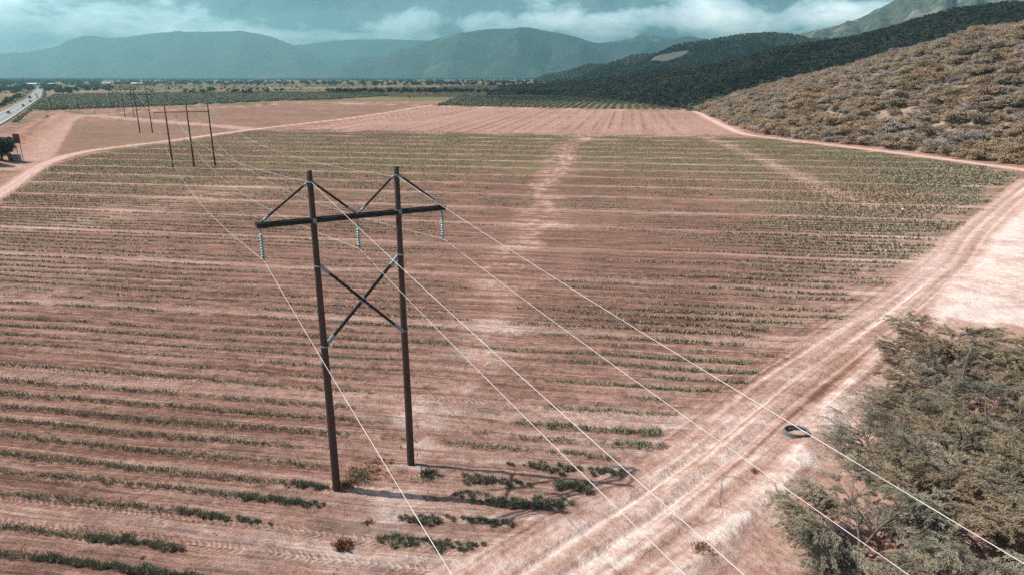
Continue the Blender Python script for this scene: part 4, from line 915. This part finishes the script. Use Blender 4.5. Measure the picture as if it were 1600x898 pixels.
def put(kind, px, py, s, label, group):
    x, y = G(px, py); lst = bt if kind == 'b' else pp; k = cnt[kind]; cnt[kind] += 1
    o = lst[k] if k < len(lst) else lst[rng.integers(len(lst))].copy()
    if k >= len(lst): C.objects.link(o)
    o.location = (x, y, -.2); o.rotation_euler = (0, 0, rng.uniform(0, 6.28)); o.scale = (s*rng.uniform(.9, 1.15), s*rng.uniform(.9, 1.15), s); tag(o, label, 'tree', group)
for k in range(46):
    t = k/45; put('b', 512+t*262+rng.uniform(-2, 2), 145.5-.3*t+rng.uniform(-.8, .9), rng.uniform(.95, 1.35)*(.85 if t > .9 else 1), 'dark tree in the long dense tree line at the centre of the plain', 'trees of the dense dark tree line')
for k in range(26):
    put('b', rng.uniform(806, 915), rng.uniform(147.5, 149.5), rng.uniform(.75, 1.25), 'dark tree in the group left of the dark ridge foot', 'dark trees left of the ridge foot')
for px, py, s in ((788, 146.5, .9), (796, 147, .7), (463, 138, .7), (470, 140, .6), (456, 138.5, .6), (402, 142, 1.0), (412, 142, .8), (418, 143, .9), (432, 143, .9), (441, 143.5, .9), (330, 146, 1.5), (384, 147.5, 1.3), (392, 147.5, 1.2), (366, 147, 1.1), (316, 147, 1.), (300, 147.5, 1.1), (290, 147, .9)):
    put('b', px, py, s, 'round dark tree standing loose beyond the plantation, left of the dense tree line', 'loose trees beyond the plantation')
for k in range(70):
    px = rng.uniform(62, 175); py = rng.uniform(136, 147.5) if px < 120 else rng.uniform(135, 143); put('b', px, py, rng.uniform(.8, 1.5), 'tree in the dense clump just right of the highway end', 'trees right of the far end of the highway')
for k in range(48):
    px = rng.uniform(-8, 52); put('b', px, rng.uniform(137, 147.0) if px < 40 else rng.uniform(135, 142), rng.uniform(.9, 1.5), 'tree in the dense clump left of the highway end', 'trees left of the far end of the highway')
for k in range(26):
    t = rng.random(); put('b', 2+t*30+rng.uniform(-3, 3), 165-t*16+rng.uniform(-2, 2), rng.uniform(.4, .65), 'low tree beside the left edge of the highway', 'low trees along the left side of the highway')
for k in range(44):
    put('b', rng.uniform(175, 420), rng.uniform(137, 147.5), rng.uniform(.35, .8), 'small tree scattered among the palms', 'small trees among the palms')
for k in range(85):
    px = rng.uniform(150, 415) if k > 8 else rng.uniform(25, 60); put('p', px, rng.uniform(134.5, 146.0) if k > 8 else 131, rng.uniform(.75, 1.15) if k > 8 else 1.8, 'tall palm on the plain beyond the plantation', 'palms on the plain beyond the plantation')
# far woods that read as one mass
pts = []; sc2 = []
for k in range(4200):
    px = rng.uniform(-150, 880); py = 124.4+rng.exponential(.55) if px > 160 else 124+rng.exponential(2.2)
    if px > 160 and 640 < px: py = 124.0+rng.exponential(.3)
    py = min(py, 134); x, y = G(px, py); 
    if y > 7800: y2 = 7800; x *= y2/y; y = y2
    if px > 175 and rng.random() < .2: py = rng.uniform(126, 134); x, y = G(px, py)
    pts.append((x, y, -1.)); sc2.append(rng.uniform(1.0, 2.0)*(1.25 if px < 160 else 1))
scatter('far_woods', pts, sc2, bt, 'thin dark strip of far woods along the foot of the mountains', 'woods')
# low bushes over the plain
pts = []
for k in range(9000):
    x, y = G(rng.uniform(-60, 840), 127+abs(rng.normal(0, 8)));
    if y < 700 or inpoly(np.array([x]), np.array([y]), ORCH)[0] or inpoly(np.array([x]), np.array([y]), GREEN)[0]: continue
    xr = 0
    pts.append((x, y, -.3))
pts = np.array(pts); dh = np.minimum(np.abs(pld(pts[:, 0], pts[:, 1], HWY_L)[0]), np.abs(pld(pts[:, 0], pts[:, 1], HWY_R)[0])); pts = pts[(dh > 9) & (fbm(pts[:, 0]/90, pts[:, 1]/90, 9, 3) > .48)]
scatter('plain_scrub', pts, rng.uniform(.5, 1.2, len(pts)), ot, 'low green scrub scattered over the plain', 'scrub')
# verge bushes along the highway and on the spoil bank
pts = []
for k in range(700):
    t = rng.random(); p = np.array(smooth(HWY_R, 10)); i = t**.5*(len(p)-1); a = int(min(i, len(p)-2)); q = p[a]*(1-i+a)+p[a+1]*(i-a)
    if q[1] < 400: continue
    pts.append((q[0]+rng.uniform(2.5, 6), q[1]+rng.uniform(0, 2), 0))
for k in range(500):
    t = rng.random(); p = np.array(smooth(HWY_L, 10)); i = t*(len(p)-1); a = int(min(i, len(p)-2)); q = p[a]*(1-i+a)+p[a+1]*(i-a); pts.append((q[0]-rng.uniform(6, 16), q[1]+rng.uniform(-2, 2), 0))
for k in range(420):
    q = G(rng.uniform(28, 70), 0*1+rng.uniform(186, 232)); q2 = (55-(q[1]-300)*.0)
    px = 30+rng.random()*45; py = 234-(px-28)*1.02+rng.uniform(-5, 5); x, y = G(px, py); pts.append((x, y, 0))
scatter('verge_bushes', pts, rng.uniform(.25, .6, len(pts)), ot, 'low grey-green bushes along the highway verge and the spoil bank', 'bushes')

# ------------------------------------------------------------------ highway
def ribbon(name, A_, B_, z, m):
    a = smooth(A_, 10); b = smooth(B_, 10); v = []; f = []
    for p, q in zip(a, b): v += [(p[0], p[1], z), (q[0], q[1], z)]
    for i in range(len(a)-1): f.append((2*i, 2*i+1, 2*i+3, 2*i+2))
    return npmesh(name, v, f, m)
def lerp_l(A_, B_, t): return [((1-t)*p[0]+t*q[0], (1-t)*p[1]+t*q[1]) for p, q in zip(A_, B_)]
rd_ = MB(); a = smooth(HWY_L, 10); b = smooth(HWY_R, 10)
for p, q in zip(a, b):
    d = (Vector(q)-Vector(p)).normalized()*2.5
    rd_.v += [Vector((p[0]-d.x, p[1]-d.y, -.4)), Vector((p[0], p[1], .55)), Vector((q[0], q[1], .55)), Vector((q[0]+d.x, q[1]+d.y, -.4))]
for i in range(len(a)-1):
    for k in range(3): rd_.f.append((4*i+k, 4*i+k+1, 4*i+k+5, 4*i+k+4))
rd_.build('highway', M['asphalt'])['kind'] = 'structure'
for t in (.07, .50, .92):
    w = .012; ribbon('road_marking', lerp_l(HWY_L, HWY_R, t-w), lerp_l(HWY_L, HWY_R, t+w), .556, M['paint'])['kind'] = 'structure'
def make_car(kind):
    r = empty('parked_car' if kind == 'x' else kind, (0, 0, 0))
    if kind == 'truck':
        MB().box((0, -1.6, 1.95), (2.4, 5.4, 2.5)).build('cargo_box', M['white'], r, bevel=.05)
        MB().box((0, 2.15, 1.45), (2.2, 1.7, 2.0)).box((0, 0, .6), (1.0, 7.6, .25)).build('cab', M['carred'], r, bevel=.15)
        MB().box((0, 3.0, 1.9), (1.9, .06, .7)).build('windscreen', M['glass'], r); wy_ = (2.2, -2.2, -3.2); wr = .48; ww = 1.0
    else:
        prof = [(-2.2, .35), (-2.25, .85), (-1.9, 1.0), (-1.3, 1.05), (1.0, .98), (2.05, .82), (2.2, .55), (2.15, .3)]
        top = [(-1.75, 1.0), (-1.35, 1.45), (.25, 1.48), (1.0, .98)] if kind == 'car' else [(-.35, 1.0), (-.2, 1.6), (.6, 1.62), (1.15, .98)]
        for nm, pr_, w_, mt_ in (('body', prof, .88, M['carred']), ('cabin', top, .74, M['glass'])):
            m = MB(); n = len(pr_)
            for x_ in (-w_, w_): m.v += [Vector((x_*(.9 if (nm == 'cabin' and z > 1.2) else 1), y, z)) for y, z in pr_]
            m.f += [tuple(range(n)), tuple(range(2*n-1, n-1, -1))]+[(k, k+n, (k+1) % n+n, (k+1) % n) for k in range(n)]
            m.build(nm, mt_, r, bevel=.05)
        MB().box((0, -.3, 1.50 if kind == 'car' else 1.64), (1.25, 1.5, .05)).build('roof', M['carred'], r, bevel=.02)
        for s in (-.62, .62): MB().box((s, 2.17, .68), (.34, .08, .16)).build('headlight', M['white'], r)
        wy_ = (1.4, -1.35); wr = .33; ww = .78
    for s in (-1, 1):
        for y in wy_: MB().tube([(s*ww, y, wr), (s*(ww+.2), y, wr)], wr, 14).build('wheel', M['rubber'], r)
    return r
CARS = [('car', 13.5, 178.0, 'dark car nearest the left frame edge on the highway', 0), ('pickup', 36.5, 167, 'dark pickup truck, second nearest vehicle on the highway', 0), ('car', 47.5, 160, 'small dark car in the middle distance of the highway', 0),
        ('truck', 46.8, 154.5, 'truck with white cargo box on the left side of the highway', 0), ('truck', 56.3, 149.8, 'farther white box truck near the end of the highway', 0), ('car', 58.8, 153.6, 'small far dark car at the right edge of the highway', 0)]
protoc = {}
for kd, px, py, lb, _ in CARS:
    x, y = G(px, py, .56)
    if kd not in protoc: protoc[kd] = o = make_car(kd)
    else: o = copy_tree(protoc[kd])
    c = lerp_l(HWY_L, HWY_R, .5); best = min(range(len(c)-1), key=lambda i: abs((c[i][1]+c[i+1][1])/2-y)); d = (c[best+1][0]-c[best][0], c[best+1][1]-c[best][1])
    o.location = (x, y, .56); o.rotation_euler = (0, 0, math.atan2(d[1], d[0])-math.pi/2+(math.pi if px < 50 else 0)); o.scale = (1.15,)*3
    tag(o, lb, kd if kd != 'pickup' else 'pickup truck', 'vehicles on the highway')

# ------------------------------------------------------------------ small buildings
def shed(px, py, w, dp, h, label, rz=0, wallm='wall', roofm='roofw'):
    x, y = G(px, py); r = empty('shed', (x, y, -.1), rz); MB().box((0, dp/2, h/2), (w, dp, h)).build('wall', M[wallm], r)
    m = MB(); ov = .5; z0 = h; z1 = h+dp*.16
    m.v = [Vector(q) for q in ((-w/2-ov, -ov, z0), (w/2+ov, -ov, z0), (w/2+ov, dp/2, z1), (-w/2-ov, dp/2, z1), (w/2+ov, dp+ov, z0), (-w/2-ov, dp+ov, z0), (-w/2-ov, -ov, z0-.15), (w/2+ov, -ov, z0-.15), (w/2+ov, dp+ov, z0-.15), (-w/2-ov, dp+ov, z0-.15))]
    m.f = [(0, 1, 2, 3), (3, 2, 4, 5), (6, 7, 1, 0), (8, 9, 5, 4), (1, 7, 8, 4, 2), (6, 0, 3, 5, 9), (9, 8, 7, 6)]; m.build('roof', M[roofm], r)
    for k in range(3): MB().box((-w*.3+k*w*.3, -.03, h*.5), (w*.08, .05, h*.3)).build('window', M['glass'], r)
    tag(r, label, 'building'); return r
shed(49, 134.2, 27, 14, 5, 'long white-roofed shed among trees left of the highway end')
shed(79, 134.2, 14, 12, 5, 'small white-roofed shed just right of the highway end')
shed(213, 133.4, 34, 14, 5, 'long pale-roofed shed behind the palms')
shed(165, 133, 24, 14, 5, 'pale-roofed shed far behind the trees, left of the palms')
# building beside the dark tree at the left edge
x, y = G(21.5, 254.5)
r = empty('pump_house', (x, y, 0), .3); MB().box((0, 1.4, 1.05), (2.6, 2.8, 2.1)).build('wall', M['wall'], r); MB().box((0, 1.4, 2.18), (3.0, 3.2, .14)).build('roof', M['wall'], r, bevel=.02)
MB().box((-.5, -.02, .9), (.8, .06, 1.7)).build('door', M['brown'], r); tag(r, 'small grey block hut right of the dark tree at the left edge', 'building')
r = empty('brown_board', (x-.2, y+3.5, 0), -.2); MB().box((0, 0, 6.9), (2.4, .14, 2.8)).build('panel', M['brown'], r, bevel=.01)
for s in (-.8, .8): MB().tube([(s, .15, 0), (s, .15, 8.1)], .08, 8).build('post', M['post'], r)
tag(r, 'rusty brown board on posts above the grey hut, behind the dark tree', 'board')
# big dark tree at the left edge
def big_tree(px, py, R_, H_, label, seed, n=9000):
    x, y = G(px, py); r = empty('broadleaf_tree', (x, y, 0)); t_ = MB(); t_.tube([(0, 0, -.3), (.1, 0, 1.6), (.2, .2, 3.2)], [.38, .3, .24], 10)
    for k in range(6): a = k*1.05; t_.tube([(.2, .2, 2.4), (1.2*math.cos(a), 1.2*math.sin(a), 4.2), (2.3*math.cos(a), 2.3*math.sin(a), H_*.65)], [.16, .1, .05], 7)
    t_.build('trunk', M['trunk'], r, sm=True); v, f = crown(n, R_, H_, 16, .42, .95, seed, base=.18, aspect=.5); npmesh('crown', v, f, M['tree'], r); tag(r, label, 'tree'); return r
big_tree(4, 255, 4.8, 9.8, 'big dark green tree cut by the left frame edge beside the grey hut', 501, 14000)
big_tree(-22, 262, 4.5, 9, 'dark tree behind the left frame edge that shades the farm track', 502)
# ------------------------------------------------------------------ fence along the hill foot
Fl = [G(*p) for p in [(1292, 215.5), (1350, 222.5), (1400, 228.5), (1500, 240.5), (1600, 252.5), (1650, 259)]]
Fp = np.array(smooth(Fl, 20)); dd = np.r_[0, np.cumsum(np.linalg.norm(np.diff(Fp, axis=0), axis=1))]
fr = empty('post_fence', (Fp[0][0], Fp[0][1], 0)); tag(fr, 'long fence of thin wooden posts along the foot of the sunlit hill', 'fence'); o0 = Fp[0]; npst = 96
pm = None
for k in range(npst):
    s = dd[-1]*k/(npst-1); x = np.interp(s, dd, Fp[:, 0]); y = np.interp(s, dd, Fp[:, 1]); h = 1.45+random.uniform(-.12, .25)
    if pm is None: pm = MB().tube([(0, 0, -.3), (0, 0, .7), (.02, 0, 1.5)], [.075, .07, .06], 7).build('post', M['post'], fr); q = pm
    else: q = pm.copy(); C.objects.link(q); q.parent = fr
    q.location = (x-o0[0], y-o0[1], gz(x, y)); q.scale = (1, 1, h/1.5); q.rotation_euler = (random.uniform(-.06, .06), random.uniform(-.06, .06), 0)
for z in (.5, .9, 1.3): MB().tube([(p[0]-o0[0], p[1]-o0[1], z) for p in Fp[::4]], .008, 4).build('fence_wire', M['galv'], fr)
# ------------------------------------------------------------------ egrets
def egret():
    r = empty('egret', (0, 0, 0)); b = MB()
    b.tube([(-.34, 0, .46), (-.22, 0, .50), (-.05, 0, .54), (.10, 0, .56), (.18, 0, .60), (.22, 0, .70), (.17, 0, .82), (.19, 0, .92), (.26, 0, .95), (.31, 0, .94)], [.02, .07, .12, .12, .085, .045, .032, .035, .045, .015], 10)
    b.build('body', M['feather'], r, sm=True); MB().tube([(.30, 0, .94), (.43, 0, .92)], [.016, .003], 6).build('beak', M['beak'], r)
    for s in (-.05, .05): MB().tube([(0, s, .48), (.03, s, .25), (0, s, 0), (.08, s, 0)], .012, 5).build('leg', M['rubber'], r)
    return r
e0 = egret(); x, y = G(1207, 262); e0.location = (x, y, gz(x, y)); e0.scale = (1.15,)*3; tag(e0, 'white egret standing far off at the pale strip of the field', 'bird', 'egrets in the field')
e1 = copy_tree(e0); x, y = G(1410, 332); e1.location = (x, y, gz(x, y)); e1.rotation_euler = (0, 0, 2.6); tag(e1, 'white egret standing in green rows near the right-hand dirt road', 'bird', 'egrets in the field')
# ------------------------------------------------------------------ coil of black hose and the loose cable
cx, cy = G(1243, 683); r = empty('hose_coil', (cx, cy, gz(cx, cy))); m = MB(); rd = random.Random(4)
for k in range(15):
    rr = .74+rd.uniform(-.06, .08); ox, oy = rd.uniform(-.06, .06), rd.uniform(-.05, .05); z = .04+.022*k; ti = rd.uniform(-.06, .06); ph = rd.uniform(0, 6.28)
    m.tube([(ox+1.18*(rr+.02*math.sin(3*t+ph))*math.cos(t), oy+(rr+.02*math.sin(3*t+ph))*math.sin(t), max(.03, z+ti*math.cos(t+ph))) for t in [2*math.pi*q/36 for q in range(37)]], .028, 6)
m.build('coil', M['hose'], r, sm=True)
for (a, b, c_, s, ph) in ((.95, .78, -.35, 1, .2), (.85, .95, -.15, -1, 1.2)):
    MB().tube([(c_+a*math.cos(t), -.1*s+b*math.sin(t), .03+.03*math.sin(2*t+ph)) for t in [ph+5.2*q/40 for q in range(41)]], .012, 5).build('loose_loop', M['hose'], r, sm=True)
MB().tube([(.7, .05, .08), (1.05, -.02, .04), (1.5, -.25, .03), (1.9, -.35, .03)], .02, 5).build('hose_end', M['hose'], r, sm=True)
tag(r, 'coil of black hose lying between the dirt road and the thorn trees', 'hose')
cb = [(0, 830), (60, 762), (130, 750), (245, 648), (215, 590), (190, 535), (240, 572), (330, 600), (440, 590), (515, 550), (527, 515), (508, 450), (520, 370), (522, 312), (560, 289), (640, 305), (700, 342)]
cp = smooth([G(1000+a/4.12, 680+b/4.12) for a, b in cb], 6)
z_ = ground_z(np.array([p[0] for p in cp]), np.array([p[1] for p in cp]))
o = MB().tube([(p[0], p[1], z+.07) for p, z in zip(cp, z_)], .011, 5).build('loose_cable', M['hose'], sm=True); tag(o, 'thin black cable lying in a loose loop below the dirt road', 'cable')
print('done')
